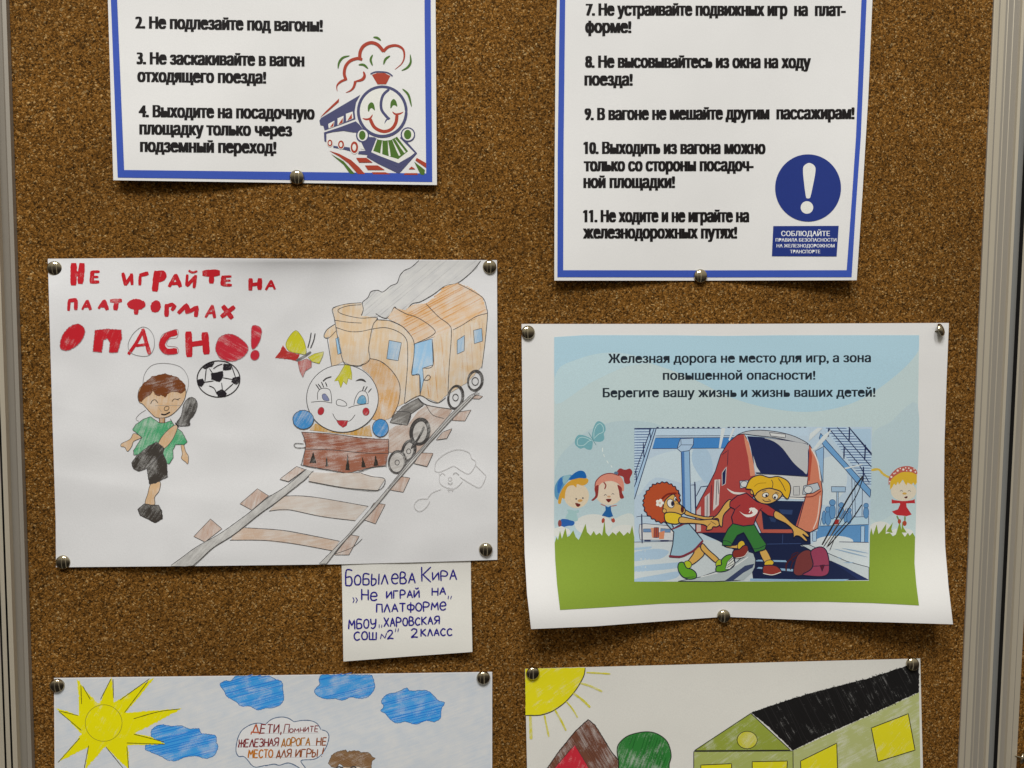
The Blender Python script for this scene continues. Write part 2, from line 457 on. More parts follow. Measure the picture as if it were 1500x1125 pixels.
class Sheet:
    """a sheet of paper pinned to the board: outline in photo pixels, lift(u, v) in mm over the cork"""
    def __init__(self, name, label, cat, outline, mat, lift, corners, group=None, wrinkle=0.35, seed=0.0, thick=0.00018):
        self.outline = pts_of(outline)
        self.c = pts_of(corners)          # TL TR BR BL, for u and v
        self.lift, self.wr, self.seed = lift, wrinkle, seed
        self.e = 0.00016; self.parts = []; self.marks = []
        xs = [q[0] for q in self.outline]; ys = [q[1] for q in self.outline]
        self.origin = P((min(xs) + max(xs)) / 2, max(ys), 0)
        self.root = empty(name, label, cat, self.origin, group)
        p = resample(self.outline, 5.0, True)
        v, f = triangulate(p, 5.0)
        V = [self.at(x, y, 0) for x, y in v]; n = len(V)
        V += [self.at(x, y, -thick) for x, y in v]
        F = list(f) + [[n + i for i in reversed(t)] for t in f]
        cnt = {}
        for t in f:
            for i in range(3):
                a, b = t[i], t[(i + 1) % 3]
                cnt[(a, b)] = 1
        for (a, b) in cnt:
            if (b, a) not in cnt:
                m = len(V); V += [V[b], V[a], V[n + a], V[n + b]]; F.append([m, m + 1, m + 2, m + 3])
        self.sheet = mesh_ob('paper_sheet', V, F, [mat], None, self.root, self.origin)
        for pl in self.sheet.data.polygons: pl.use_smooth = len(pl.vertices) == 3
    def h(self, px, py):
        (x0, y0), (x1, y1), (x2, y2), (x3, y3) = self.c
        v = (py - (y0 + y1) / 2) / ((y2 + y3) / 2 - (y0 + y1) / 2)
        xl = x0 + (x3 - x0) * v; xr = x1 + (x2 - x1) * v
        u = (px - xl) / (xr - xl)
        u, v = min(max(u, 0), 1), min(max(v, 0), 1)
        w = noise.noise(Vector((u * 3.1 + self.seed, v * 2.7, self.seed))) + 0.45 * noise.noise(Vector((u * 8 + 9, v * 7 + self.seed, 3.3))) - 0.5 * abs(noise.noise(Vector((u * 4.3 + self.seed, v * 2.2 + u * 3 + 5, 1.7)))) - 0.35 * abs(noise.noise(Vector((u * 2 - v * 5 + self.seed, v * 3, 7.7))))
        return 0.001 * max(0.25, self.lift(u, v) + self.wr * (w + 0.75))
    def at(self, x, y, e): return P(x, y, self.h(x, y) + e)
    def next(self, pts):
        """depth for a mark: one layer above whatever it overlaps on this sheet"""
        xs = [q[0] for q in pts]; ys = [q[1] for q in pts]
        b = (min(xs), min(ys), max(xs), max(ys)); n = 0
        for c, m in self.marks:
            if m > n and b[0] < c[2] and b[2] > c[0] and b[1] < c[3] and b[3] > c[1]: n = m
        self.marks.append((b, n + 1))
        return self.e + (n + 1) * EPS
    def part(self, name, parent=None, label=None): return Part(self, name, parent, label)
    def done(self):
        for p in self.parts: p.build()

def sst(a, b, x):
    t = min(max((x - a) / (b - a), 0), 1)
    return t * t * (3 - 2 * t)

# ------------------------------------------------------------------ printed lettering
_fc = bpy.data.curves.new('glyphs', 'FONT'); _fc.resolution_u = 3; _fc.fill_mode = 'NONE'
_fo = bpy.data.objects.new('glyphs', _fc); COL.objects.link(_fo)
def _area(c): return 0.5 * sum(c[i - 1][0] * c[i][1] - c[i][0] * c[i - 1][1] for i in range(len(c)))
def text_mesh(s):
    """outlines of a line of type, cut into triangles contour by contour: [(points, triangles)]"""
    _fc.body = s
    dg = bpy.context.evaluated_depsgraph_get(); dg.update()
    ev = _fo.evaluated_get(dg); me = ev.to_mesh()
    v = [(p.co.x, p.co.y) for p in me.vertices]
    nxt = {}
    for e in me.edges: nxt.setdefault(e.vertices[0], []).append(e.vertices[1]); nxt.setdefault(e.vertices[1], []).append(e.vertices[0])
    ev.to_mesh_clear()
    seen, cs = set(), []
    for k in range(len(v)):
        if k in seen or k not in nxt: continue
        c, a = [], k
        while a is not None and a not in seen:
            seen.add(a); c.append(v[a])
            a = next((b for b in nxt[a] if b not in seen), None)
        if len(c) > 2: cs.append(c)
    big = [max(range(len(cs)), key=lambda q: abs(_area(cs[q])))][0]
    holes, outs = [], []
    for q, c in enumerate(cs):
        # a contour lying inside another contour of the same letter is a counter
        host = [d for d in cs if d is not c and abs(_area(d)) > abs(_area(c)) and all(inside(d, x, y) for x, y in c[::max(1, len(c) // 6)])]
        (holes if host else outs).append((c, host))
    out = []
    for c, _ in outs:
        xs = [q[0] for q in c]; ys = [q[1] for q in c]
        if len(c) == 4 and 0.09 < max(xs) - min(xs) < 0.105 and 0.67 < max(ys) < 0.69 and min(ys) == 0:      # the figure one, given its flag
            a, b = min(xs), max(xs)
            c = [(b, 0), (b, .725), (b - .075, .725), (a - .13, .60), (a - .13, .51), (a, .565), (a, 0)]
        inner = [hc for hc, host in holes if any(d is c for d in host)]
        vs = [Vector(q) for q in c]; fs = [list(range(len(c)))]
        r = delaunay_2d_cdt(vs + [Vector(q) for hc in inner for q in hc],
                            [], fs + [[len(c) + sum(len(x) for x in inner[:n]) + m for m in range(len(hc))] for n, hc in enumerate(inner)], 1, 1e-5)
        P2 = [tuple(q) for q in r[0]]
        tr = []
        for t in r[2]:
            gx = sum(P2[m][0] for m in t) / 3; gy = sum(P2[m][1] for m in t) / 3
            if not any(inside(hc, gx, gy) for hc in inner): tr.append(list(t))
        out.append((P2, tr))
    return out
def print_line(part, s, x0, x1, yb0, yb1, cap, mat, fat=0.0, fatv=0.0, tall=1.0):
    """one printed line: left and right end, baseline at both ends, capital height in photo pixels; fat widens the stems"""
    glyphs = text_mesh(s)
    XH, CAP = 0.548, 0.729
    xh = XH * tall
    ax, bx = min(q[0] for v, f in glyphs for q in v), max(q[0] for v, f in glyphs for q in v)
    kx = (x1 - x0 - fat) / (bx - ax)
    def warp(y):
        if tall != 1.0 and y > 0: y = y * tall if y < XH else xh + (y - XH) * (CAP - xh) / (CAP - XH)
        return y / CAP * cap
    shifts = [(0, 0)]
    if fat:
        n = max(2, math.ceil(fat / 0.9) + 1)
        shifts = [(-fat / 2 + fat * i / (n - 1), d) for i in range(n) for d in ((-fatv / 2, fatv / 2) if fatv else (0,))]
    for v, f in glyphs:
        e0 = None
        for dx, dy in shifts:
            q = []
            for x, y in v:
                X = x0 + fat / 2 + (x - ax) * kx
                q.append((X + dx, yb0 + (yb1 - yb0) * (X - x0) / (x1 - x0) - warp(y) + dy))
            if e0 is None: e0 = part.s.next(q)
            part.add(q, f, mat, e0)
            e0 += 3e-7

# ------------------------------------------------------------------ hand lettering: one set of pen strokes per letter, unit box, y up
O_ = '.5,1 .15,.85 0,.5 .15,.12 .5,0 .85,.12 1,.5 .85,.85 .5,1'
GL = {
 'А': ['0,0 .5,1 1,0', '.2,.38 .82,.38'], 'Б': ['.95,1 .05,1 0,0', '0,0 .7,0 .95,.25 .75,.55 .05,.55'],
 'В': ['0,0 .05,1 .6,1 .8,.78 .55,.55 .05,.52', '.55,.55 .95,.3 .7,0 0,0'], 'Г': ['0,0 0,1 .9,1'],
 'Д': ['0,-.15 .05,.08 1,.08 1,-.15', '.15,.08 .5,1 .85,.08'], 'Е': ['.9,1 .05,1 0,0 .9,0', '.03,.52 .8,.52'],
 'е': ['.05,.5 .95,.55 .85,.9 .5,1 .1,.8 0,.4 .2,.05 .6,0 .95,.12'], 'Ж': ['.5,1 .5,0', '0,1 .1,.6 .5,.5 .9,.6 1,1', '0,0 .1,.4 .5,.5 .9,.4 1,0'],
 'З': ['0,.88 .4,1 .85,.85 .75,.6 .35,.52', '.4,.52 .9,.4 .85,.1 .4,0 0,.12'], 'И': ['0,1 0,0 .95,1 1,0'],
 'Й': ['0,1 0,0 .95,1 1,0', '.25,1.3 .5,1.17 .85,1.32'], 'К': ['0,0 0,1', '.95,1 .08,.48', '.1,.5 1,0'],
 'Л': ['0,0 .5,1 1,0'], 'л': ['0,.1 .15,.05 .3,.9 .95,1 1,0'], 'М': ['0,0 .1,1 .5,.35 .9,1 1,0'], 'Н': ['0,0 0,1', '1,1 1,0', '0,.5 1,.5'],
 'О': [O_], 'П': ['0,0 .05,1 .95,1 1,0'], 'Р': ['0,-.1 0,1 .7,1 .95,.75 .7,.48 .02,.45'], 'С': ['.95,.85 .55,1 .1,.75 0,.4 .25,.05 .6,0 .95,.15'],
 'Т': ['0,1 1,1', '.5,1 .5,0'], 'У': ['0,1 .1,.5 .45,.42 .95,.5', '1,1 .9,.2 .5,-.1 .1,0'], 'Ф': ['.5,1.15 .5,-.2', '.5,.85 .1,.75 0,.5 .15,.25 .5,.2 .85,.25 1,.5 .9,.75 .5,.85'],
 'Х': ['0,1 1,0', '1,1 0,0'], 'Ш': ['0,1 0,0 1,0 1,1', '.5,1 .5,0'], 'Ы': ['0,1 0,0 .45,.05 .6,.3 .45,.5 .03,.5', '.95,1 .95,0'],
 'Я': ['1,0 1,1 .3,1 .05,.75 .3,.5 .95,.48', '.6,.48 0,0'], '2': ['0,.8 .3,1 .75,.95 .85,.7 .5,.35 0,0 .4,.05 1,.02'], 'N': ['0,0 .2,.8 .75,.1 1,1'],
 '!': ['.55,1 .45,.3', '.42,.04 .46,0'], ',': ['.5,.12 .3,-.2'], '"': ['.15,1 .1,.6', '.8,1 .7,.6'], '„': ['0,.6 .3,.3 .05,0', '.6,.6 .95,.3 .6,0'], ' ': [],
}
CURVY = set('БВеЗОРСУФЫЯ2лЖ')
def scrawl(part, fr, word, x0, x1, yb0, yb1, hs, mat, w, slant=0.0, gapf=0.35, jit=0.03, widths=None, wob=0.12):
    n = len(word)
    ws = widths or [{'!': .35, ',': .3, 'М': 1.2, 'Ж': 1.3, 'Ш': 1.25, 'Ы': 1.15, 'Ф': 1.15}.get(c, 1.0) for c in word]
    tot = sum(ws) + gapf * (n - 1)
    unit = (x1 - x0) / tot; x = x0
    for i, c in enumerate(word):
        h = hs[i] if isinstance(hs, (list, tuple)) else hs
        cw = ws[i] * unit
        yb = yb0 + (yb1 - yb0) * (x - x0) / max(1e-6, x1 - x0)
        for st in GL[c]:
            q = [(x + (a + random.uniform(-jit, jit)) * cw + slant * b * h, yb - (b + random.uniform(-jit, jit)) * h) for a, b in pts_of(st)]
            part.line(fr, q, mat, w / fr.k, smooth=c in CURVY, wob=wob)
        x += cw + gapf * unit

# ================================================================== the boards
TOP, BOT = P(750, -420).z, P(750, 1520).z
def bx(px, py=1125): return P(px, py).x
def extrude(name, prof, mats, segm, parent, origin, z0=BOT, z1=TOP):
    """a rail: profile of (x, proud) in metres pulled straight up the board; segm gives each strip its finish"""
    V, F = [], []
    for x, d in prof: V += [(x, -d, z0), (x, -d, z1)]
    for i in range(len(prof) - 1): F.append([2 * i, 2 * i + 2, 2 * i + 3, 2 * i + 1])
    return mesh_ob(name, V, F, mats, segm, parent, origin)
def groove(x, d, w=0.0006, dep=0.0008): return [(x - w, d), (x - w * 0.4, d - dep), (x + w * 0.4, d - dep), (x + w, d)]
xl, xr = bx(51.5), bx(1402.5)
o = Vector(((xl + xr) / 2, 0, BOT))
board = empty('cork_board', 'large brown cork notice board with aluminium side rails holding all the sheets', 'notice board', o)
mesh_ob('cork_panel', [(xl - .004, 0, BOT), (xr + .004, 0, BOT), (xr + .004, 0, TOP), (xl - .004, 0, TOP), (xl - .004, .012, BOT), (xr + .004, .012, BOT), (xr + .004, .012, TOP), (xl - .004, .012, TOP)],
        [[0, 1, 2, 3], [5, 4, 7, 6], [0, 3, 7, 4], [1, 5, 6, 2]], [M_CORK], None, board, o)
# left rail: low grey inner wall stepping up to a broad grooved face
k = 0.00047
D = 0.011
def lx(px): return bx(px)
pl = [(xl, 0.0), (xl - .0002, .0035), (xl - 4.6 * k, .0043), (xl - 5.4 * k, .005), (xl - 10.6 * k, .0075), (xl - 11.0 * k, D)]
sl = [1, 1, 1, 1, 0]
for px in (31.5, 22.5):
    g = groove(bx(px), D); pl += g[:]; sl += [0] + [1, 1, 1]
pl += [(bx(12.5), D), (bx(11.5), D + .0004), (bx(10.8), D - .0005), (bx(10.4), D - .007), (bx(8.4), D - .007)]; sl += [0, 0, 1, 1, 1]
extrude('frame_rail', pl, [M_ALU, M_ALU_SHADED], sl, board, o)
# right rail: grooved lip, grey fluted strip, bright bead, rounded outer shoulder
d2 = 0.0016
pr = [(xr, 0.0), (xr + .0001, d2 - .0005), (xr + .0006, d2)]; sr = [1, 0]
pr += groove(bx(1410), d2, .0005, .0005); sr += [0, 1, 1, 1]
pr += [(bx(1418), d2 + .0002), (bx(1418.6), d2 - .0012)]; sr += [0, 1]
for px in (1423.5, 1431.5):
    pr += [(bx(px - .7), d2 - .0012), (bx(px), d2 - .0009), (bx(px + .7), d2 - .0012)]; sr += [1, 0, 0]
pr += [(bx(1439.5), d2 - .0012), (bx(1440), d2 + .0006), (bx(1443.5), d2 + .0010)]; sr += [1, 0, 0]
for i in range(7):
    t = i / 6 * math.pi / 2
    pr.append((bx(1444.6 + 12.5 * math.sin(t)), d2 + .0004 - .0048 * (1 - math.cos(t)))); sr.append(2 if i < 5 else 3)  # last strips of the shoulder carry the painted gap shade
extrude('frame_rail', pr, [M_ALU, M_ALU_SHADED, M_ALU_BLUE, M_GAP_SHADE], sr, board, o)

# the next board along on the right, and the one on the left, each showing only its edge
xa = bx(1459.6); xb = bx(1486.5); o2 = Vector((xb + .2, 0, BOT))
nb = empty('cork_board', 'neighbouring cork notice board at the right edge, only a strip of it in view', 'notice board', o2)
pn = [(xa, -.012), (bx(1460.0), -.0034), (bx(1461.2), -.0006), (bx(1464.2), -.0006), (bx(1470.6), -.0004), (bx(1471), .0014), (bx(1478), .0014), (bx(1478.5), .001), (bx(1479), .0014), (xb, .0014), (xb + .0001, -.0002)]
extrude('frame_rail', pn, [M_ALU, M_ALU_SHADED, M_GAP_SHADE], [2, 2, 0, 1, 0, 0, 1, 1, 0, 0], nb, o2)  # strips facing the gap are blackened in colour to stand for its shade
mesh_ob('cork_panel', [(xb - .004, -.0002, BOT), (xb + .5, -.0002, BOT), (xb + .5, -.0002, TOP), (xb - .004, -.0002, TOP)], [[0, 1, 2, 3]], [M_CORK], None, nb, o2)
o3 = Vector((bx(-10), 0, BOT))
lb = empty('cork_board', 'neighbouring notice board at the left edge, only the lip of its aluminium rail in view', 'notice board', o3)
pq = [(bx(8.2), .002), (bx(8.0), D - .001), (bx(3.5), D), (bx(3.0), D - .0007), (bx(2.4), D), (bx(-34), D), (bx(-50), .003), (bx(-50.5), 0)]
extrude('frame_rail', pq, [M_ALU, M_ALU_SHADED], [0, 0, 1, 1, 0, 0, 1], lb, o3)
mesh_ob('cork_panel', [(bx(-500), 0, BOT), (bx(-47), 0, BOT), (bx(-47), 0, TOP), (bx(-500), 0, TOP)], [[0, 1, 2, 3]], [M_CORK], None, lb, o3)
M_WALL = paper_mat('wall_paint', (0.35, 0.33, 0.29))
wl = mesh_ob('wall', [(-2, .03, BOT - .5), (2, .03, BOT - .5), (2, .03, TOP + .5), (-2, .03, TOP + .5)], [[0, 1, 2, 3]], [M_WALL])
wl['kind'] = 'structure'; wl['label'] = 'plain painted wall behind the notice boards'; wl['category'] = 'wall'

# ================================================================== rules poster with the smiling engine
A = Frame(430, 30, 4.5); Z0 = Frame(0, 0, 3.0)
BLUE = '#3953ae'; TXT = '#171415'; NAVY = '#4a4c70'; RED = '#a2402f'; GRN = '#4b6c2b'; WH = '#dcdcd8'
def lift_a(u, v): return 0.5 + 5.5 * sst(.55, 1, v) * (1 - math.exp(-((u - .565) / .22) ** 2)) * (1.0 if u < .56 else .55)
S = Sheet('rules_poster', 'printed safety rules poster with blue border and a red, navy and green smiling steam engine', 'poster',
          '150,-340 636,-340 638,0 640,271 403,267.5 166,264 158,0', M_PAPER, lift_a, '150,-340 636,-340 640,271 166,264', 'printed rule posters')
p = S.part('printed_border')
p.fill(None, '153.5,-332 163.5,-332 171.5,0 181.8,249 624.3,254 622,30 620,-332 629.5,-332 631,30 633.2,266.5 172.4,260 162.3,0', BLUE, False)
p.fill(None, '163.6,-331 619.9,-331 619.9,-322 163.8,-322', BLUE, False)
p = S.part('rules_lettering')
for s, x0, x1, y0, y1 in (('2. Не подлезайте под вагоны!', 198, 473, 41, 46), ('3. Не заскакивайте в вагон', 200, 446, 93.5, 97), ('отходящего поезда!', 201, 390, 119.5, 122),
                          ('4. Выходите на посадочную', 203, 461, 171, 174.5), ('площадку только через', 204, 428, 196.5, 199.3), ('подземный переход!', 205, 405, 222, 224.5)):
    print_line(p, s, x0, x1, y0, y1, 17.2, TXT, 2.6, 0.6, 1.10)
p = S.part('engine_picture')
# carriage
p.fill(A, '170,660 182,642 300,572 440,490 412,540 402,600 408,650 205,724 196,694 176,690', NAVY, False)
for w, r in (('228,682 270,660 265,700 232,712', '238,706 266,668 262,698'), ('290,645 330,628 327,674 290,690', '295,686 325,642 324,674'), ('345,615 390,600 395,645 347,665', '354,661 383,613 386,646')):
    p.fill(A, w, WH, False); p.fill(A, r, RED, False)
p.fill(A, '175,640 210,600 300,514 298,537 222,604', RED, False)
p.fill(A, '200,738 300,705 410,664 436,688 455,715 430,738 395,738 330,727 260,735 216,745 216,802 203,795', NAVY, False)
p.fill(A, '262,825 295,830 330,832 380,838 376,862 330,850 262,838', NAVY, False)
p.fill(A, '465,765 535,770 490,886 425,880 432,862 475,858 440,800', NAVY, False)
p.fill(A, '442,795 468,850 442,846', WH, False)
for cx, cy, a, b in ((240, 808, 20, 26), (313, 818, 24, 32), (401, 836, 30, 45)):
    p.ell(A, cx, cy, a, b, WH); p.ell(A, cx, cy, a * .82, b * .86, RED); p.ell(A, cx - 1, cy, a * .42, b * .5, WH)
q = S.part('smoke_cloud', p)
for s, w, t in (('288,468 286,430 312,402 346,388', 15, 'start'), ('346,391 334,350 344,300 375,265 420,250 450,256', 20, ''), ('436,255 440,205 465,165 510,146 555,160 592,202', 22, ''),
                ('592,204 625,173 680,165 722,190 730,240 712,285 668,322', 20, 'end'), ('460,335 468,365 450,390 402,402', 20, 'both'), ('408,400 396,440 375,462 345,475', 18, 'end')):
    q.line(A, s, RED, w / 4.5, taper=t)
for s in ('525,110 552,114 576,132', '293,318 300,278 325,245 370,232', '522,225 508,258 521,297', '637,232 606,255 593,290', '428,292 462,292 492,318', '769,223 772,275 750,310 712,330', '717,450 757,490 778,568'):
    q.line(A, s, GRN, 15 / 4.5, taper='both')
q = S.part('chimney', p)
q.fill(A, '517,358 550,346 600,346 638,365 610,420 553,420', RED, False)
q.line(A, '508,352 540,339 590,339 625,346 652,366', NAVY, 9 / 4.5)
q = S.part('cowcatcher', p)
q.fill(A, '530,768 490,880 482,900 560,945 695,1010 815,875 715,762 680,790 620,798 560,786', NAVY, False)
q.fill(A, '545,783 512,868 560,890 690,962 798,873 696,770 660,790', WH, False)
q.fill(A, '552,784 525,860 610,890 690,914 755,862 682,766 640,788 600,792', GRN, False)
for s in ('585,792 578,880', '622,792 634,895', '650,785 700,890', '668,778 735,870'): q.line(A, s, WH, 12 / 4.5, taper='start')
q.fill(A, '514,874 560,890 692,940 784,888 694,972 600,925 512,886', NAVY, False)
q = S.part('track', p)
for s, c in (('235,858 300,878 380,920 430,965 472,1012 425,1012 360,940 300,895', RED), ('247,880 330,928 405,1012 372,1010 330,950', GRN), ('412,905 480,905 522,936 432,936', RED), ('470,955 555,955 602,985 490,985', RED),
             ('515,1000 605,1000 640,1014 525,1014', RED), ('812,905 875,940 875,972 803,922', RED), ('795,930 866,985 862,1019 838,1016', GRN), ('758,980 778,962 804,980', RED), ('735,1006 815,1006 820,1018 725,1018', RED)):
    q.fill(A, s, c, False)
q = S.part('face', p)
q.ell(A, 585, 600, 166, 172, WH, n=40)
q.ell(A, 585, 600, 158, 163, None, line=NAVY, lw=19 / 4.5, n=40)
q.line(A, '628,456 592,490 577,540 581,590 610,630 630,650', NAVY, 18 / 4.5)
q.line(A, '636,644 612,656 600,680', NAVY, 13 / 4.5, taper='end')
q.fill(A, '491,598 491,562 510,539 529,551 537,592 528,588 515,578 503,586 499,598', GRN)
q.fill(A, '638,576 641,537 660,517 677,535 684,568 668,560 655,562 645,577', GRN)
for s, w in (('455,645 480,652 505,645 521,620', 14), ('505,650 530,700 570,726 610,731 650,712 675,672 682,622', 22), ('651,600 670,617 700,615 724,603', 13)): q.line(A, s, RED, w / 4.5, taper='both' if w < 20 else '')
for cx, cy, a, b in ((455, 757, 42, 45), (754, 752, 47, 47)):
    r = S.part('lamp', p)
    r.ell(A, cx, cy, a, b, WH); r.ell(A, cx, cy, a - 3, b - 3, None, line=NAVY, lw=9 / 4.5); r.ell(A, cx - 2, cy, a * .52, b * .68, GRN)
S.done()

# ================================================================== rules poster with the warning sign
B4 = Frame(790, 190, 2.941)
def lift_b(u, v): return 0.5 + 5.0 * sst(.55, 1, v) * (1 - math.exp(-((u - .48) / .26) ** 2)) + 3.5 * sst(.75, 1, u) * sst(.3, .8, v)
S = Sheet('rules_poster', 'printed safety rules poster with blue border and a round dark blue exclamation mark sign', 'poster',
          '820,-330 1289,-330 1278,0 1272,140 1263,290 1255,410.5 1035,411 812,411 812.5,240 814,60 816,0', M_PAPER, lift_b, '820,-330 1289,-330 1255,410 812,411', 'printed rule posters', seed=4.0)
p = S.part('printed_border')
p.fill(None, '826,-320 834,-320 828,0 825.5,220 825,395.8 1040,396 1240.3,395.8 1248,290 1254,200 1262,0 1270,-320 1279,-320 1269.5,0 1261,200 1254,300 1247.5,406 1040,406.3 816.5,406 817,220 820,0', BLUE, False)
p.fill(None, '834.1,-320 1269.9,-320 1269.9,-311 833.9,-311', BLUE, False)
p = S.part('rules_lettering')
for s, x0, x1, y0, y1 in (('7. Не устраивайте подвижных игр  на  плат-', 858, 1239, 22.3, 23), ('форме!', 857, 925, 47.6, 47.8), ('8. Не высовывайтесь из окна на ходу', 857, 1188, 98.7, 99.5), ('поезда!', 856, 927, 124.8, 125),
                          ('9. В вагоне не мешайте другим  пассажирам!', 856, 1252, 175.5, 174), ('10. Выходить из вагона можно', 854.6, 1121.5, 225, 225.2), ('только со стороны посадоч-', 855, 1104, 250.5, 250.3),
                          ('ной площадки!', 854.5, 989, 275, 275), ('11. Не ходите и не играйте на', 854, 1097.5, 325, 325), ('железнодорожных путях!', 854, 1080, 349, 349)):
    print_line(p, s, x0, x1, y0, y1, 17.2, TXT, 2.6, 0.6, 1.10)
SIGN = '#22347c'
p = S.part('warning_sign'); p.ell(B4, 1158, 251, 142, 145, SIGN, n=64)
q = S.part('exclamation_mark', p)
q.fill(B4, '1136,175 1141,155 1163,143 1185,155 1190,176 1182,225 1169,285 1163,295 1153,295 1148,285 1140,225', WH); q.ell(B4, 1153, 335, 27, 27, WH, n=28)
q = S.part('sign_plate', p); q.fill(B4, '1008,415 1290,414 1281,546 1002,545', SIGN, False)
q = S.part('sign_lettering', p)
for s, x0, x1, y, c, f in (('СОБЛЮДАЙТЕ', 1042, 1252, 458, 22, 1.6), ('ПРАВИЛА БЕЗОПАСНОСТИ', 1018, 1280, 482, 14.5, 1.0), ('НА ЖЕЛЕЗНОДОРОЖНОМ', 1022, 1272, 507, 14.5, 1.0), ('ТРАНСПОРТЕ', 1080, 1210, 532, 14.5, 1.0)):
    (a, b), (c2, d) = B4([(x0, y), (x1, y)])
    print_line(q, s, a, c2, b, d, c / 2.941, '#dfe2ea', f / 2.941, 0, 1.0)
S.done()

# ================================================================== child's drawing: boy with a ball and an engine with a face
Bf = Frame(60, 360, 4.1667); Cf = Frame(160, 510, 4.1667); Df = Frame(390, 370, 4.1657); Ef = Frame(390, 460, 4.894); Gf = Frame(420, 580, 4.5); Hf = Frame(250, 640, 4.2857)
PEN = '#4a484a'; PENL = '#8b8a8c'; INK = '#2b2729'
def lift_c(u, v):
    return 0.7 + 3.2 * math.exp(-((u - .27) / .2) ** 2) * sst(.7, 1, v) + 2.2 * math.sin(math.pi * min(max(v, 0), 1)) * math.exp(-u / .07) + 5.0 * math.exp(-((u - .55) / .24) ** 2) * math.exp(-v / .05) + 1.2 * math.sin(math.pi * u) * math.sin(math.pi * v)
S = Sheet('child_drawing', 'pencil drawing of a boy kicking a football and a tan engine under red heading', 'drawing',
          '70,379 240,377.5 480,379.5 728,381 729,600 728.5,820 620,823.5 500,826.5 300,829 82,831 81.5,760 77,620 73.5,500', M_DRAW, lift_c, '70,379 728,381 728,820 82,831', "children's drawings", wrinkle=2.2, seed=2.0)
CR = '#bd1c28'
mk = pencil(CR, 75, 1.25); mk2 = pencil('#bd2430', 20, 1.15)
p = S.part('red_heading')
for s, w in (('200,112 198,235', 36), ('250,112 240,226', 34), ('200,172 245,170', 28), ('313,158 309,225', 24), ('313,158 355,158', 15), ('313,190 348,190', 13), ('309,222 352,220', 18),
             ('500,168 516,238', 20), ('516,238 552,180', 18), ('552,172 556,236', 18), ('605,185 603,238', 18), ('605,180 652,168', 22), ('708,160 695,272', 36), ('705,170 742,168 748,192 715,208', 30),
             ('783,248 822,178', 20), ('822,178 850,248', 24), ('800,232 840,228', 18), ('893,178 888,242', 16), ('890,244 942,190', 20), ('944,182 934,255', 18), ('903,152 925,163 952,155', 12),
             ('992,168 1085,165', 36), ('1042,170 1040,225', 28), ('1115,188 1110,238', 28), ('1115,188 1160,187', 13), ('1115,214 1155,212', 12), ('1110,240 1162,240', 16),
             ('1280,203 1278,268', 24), ('1336,203 1334,264', 26), ('1280,238 1335,232', 20), ('1373,268 1405,213', 14), ('1405,213 1427,264', 14), ('1385,245 1420,244', 12)):
    p.line(Bf, s, mk, w * 1.12 / 4.1667, wob=0.08)
for s, w in (('172,335 168,394', 16), ('172,335 215,330', 20), ('214,333 212,388', 20), ('252,388 280,335', 12), ('282,335 302,388', 18), ('262,370 300,368', 14), ('352,382 384,335', 14), ('384,335 404,388', 22), ('368,370 402,368', 14),
             ('425,336 490,334', 20), ('462,335 454,388', 26), ('585,335 580,415', 24), ('768,360 766,428', 24), ('772,366 800,358 816,370 800,392', 20),
             ('840,410 888,362 905,402 952,375 945,430', 22), ('888,370 892,412', 20), ('1005,436 1045,365', 14), ('1045,365 1060,438', 18), ('1018,412 1058,408', 12), ('1112,370 1165,440', 26), ('1178,374 1103,432', 24)):
    p.line(Bf, s, mk2, w * 1.18 / 4.1667, smooth='1,4' in s, wob=0.06)
p.ell(Bf, 582, 358, 56, 34, mk2, rough=.5); p.ell(Bf, 700, 370, 31, 39, mk2, rot=15, rough=.5)
q = S.part('large_heading_word', p)
mk3 = pencil('#c0202c', 65, 1.15); mk4 = pencil('#c02a3a', 150, 1.02)
OUT = '#a07a80'
q.fill(Bf, '116,605 132,545 178,492 230,478 268,512 252,572 202,622 150,640 122,628', mk3, line=OUT, lw=.7, rough=.4)
q.fill(Bf, '330,515 400,507 490,512 494,560 468,652 415,652 421,592 405,566 382,576 370,652 316,646 324,572', mk3, False, OUT, .7, .4)
for s, w in (('535,660 582,592 625,514', 20), ('622,510 640,580 662,658', 24), ('578,610 645,602', 16)): q.line(Bf, s, mk3, w / 4.1667, wob=.08)
q.line(Bf, '600,503 560,540 532,600 545,650 600,672 660,668 690,620 688,555 660,510 625,495 595,505', PENL, .8)
q.line(Bf, '825,530 775,545 738,600 765,645 825,642', mk3, 38 / 4.1667, wob=.05)
q.line(Bf, '720,600 740,545 790,520 834,512 830,560 780,570 770,610 830,620 832,658 760,662 725,630 720,600', OUT, .7)
for s, w in (('900,530 905,672', 42), ('1000,535 1010,655', 44), ('915,602 1000,590', 32)): q.line(Bf, s, mk3, w / 4.1667, wob=.05)
q.fill(Bf, '1065,618 1090,560 1150,538 1215,563 1264,620 1242,672 1170,706 1100,690 1072,655', mk4, True, OUT, .8, .4)
q.fill(Bf, '1288,492 1325,490 1348,520 1332,590 1302,628 1285,622 1283,560', mk4, True, OUT, .7, .3); q.ell(Bf, 1306, 668, 27, 32, mk4, rot=20, line=OUT, lw=.7)
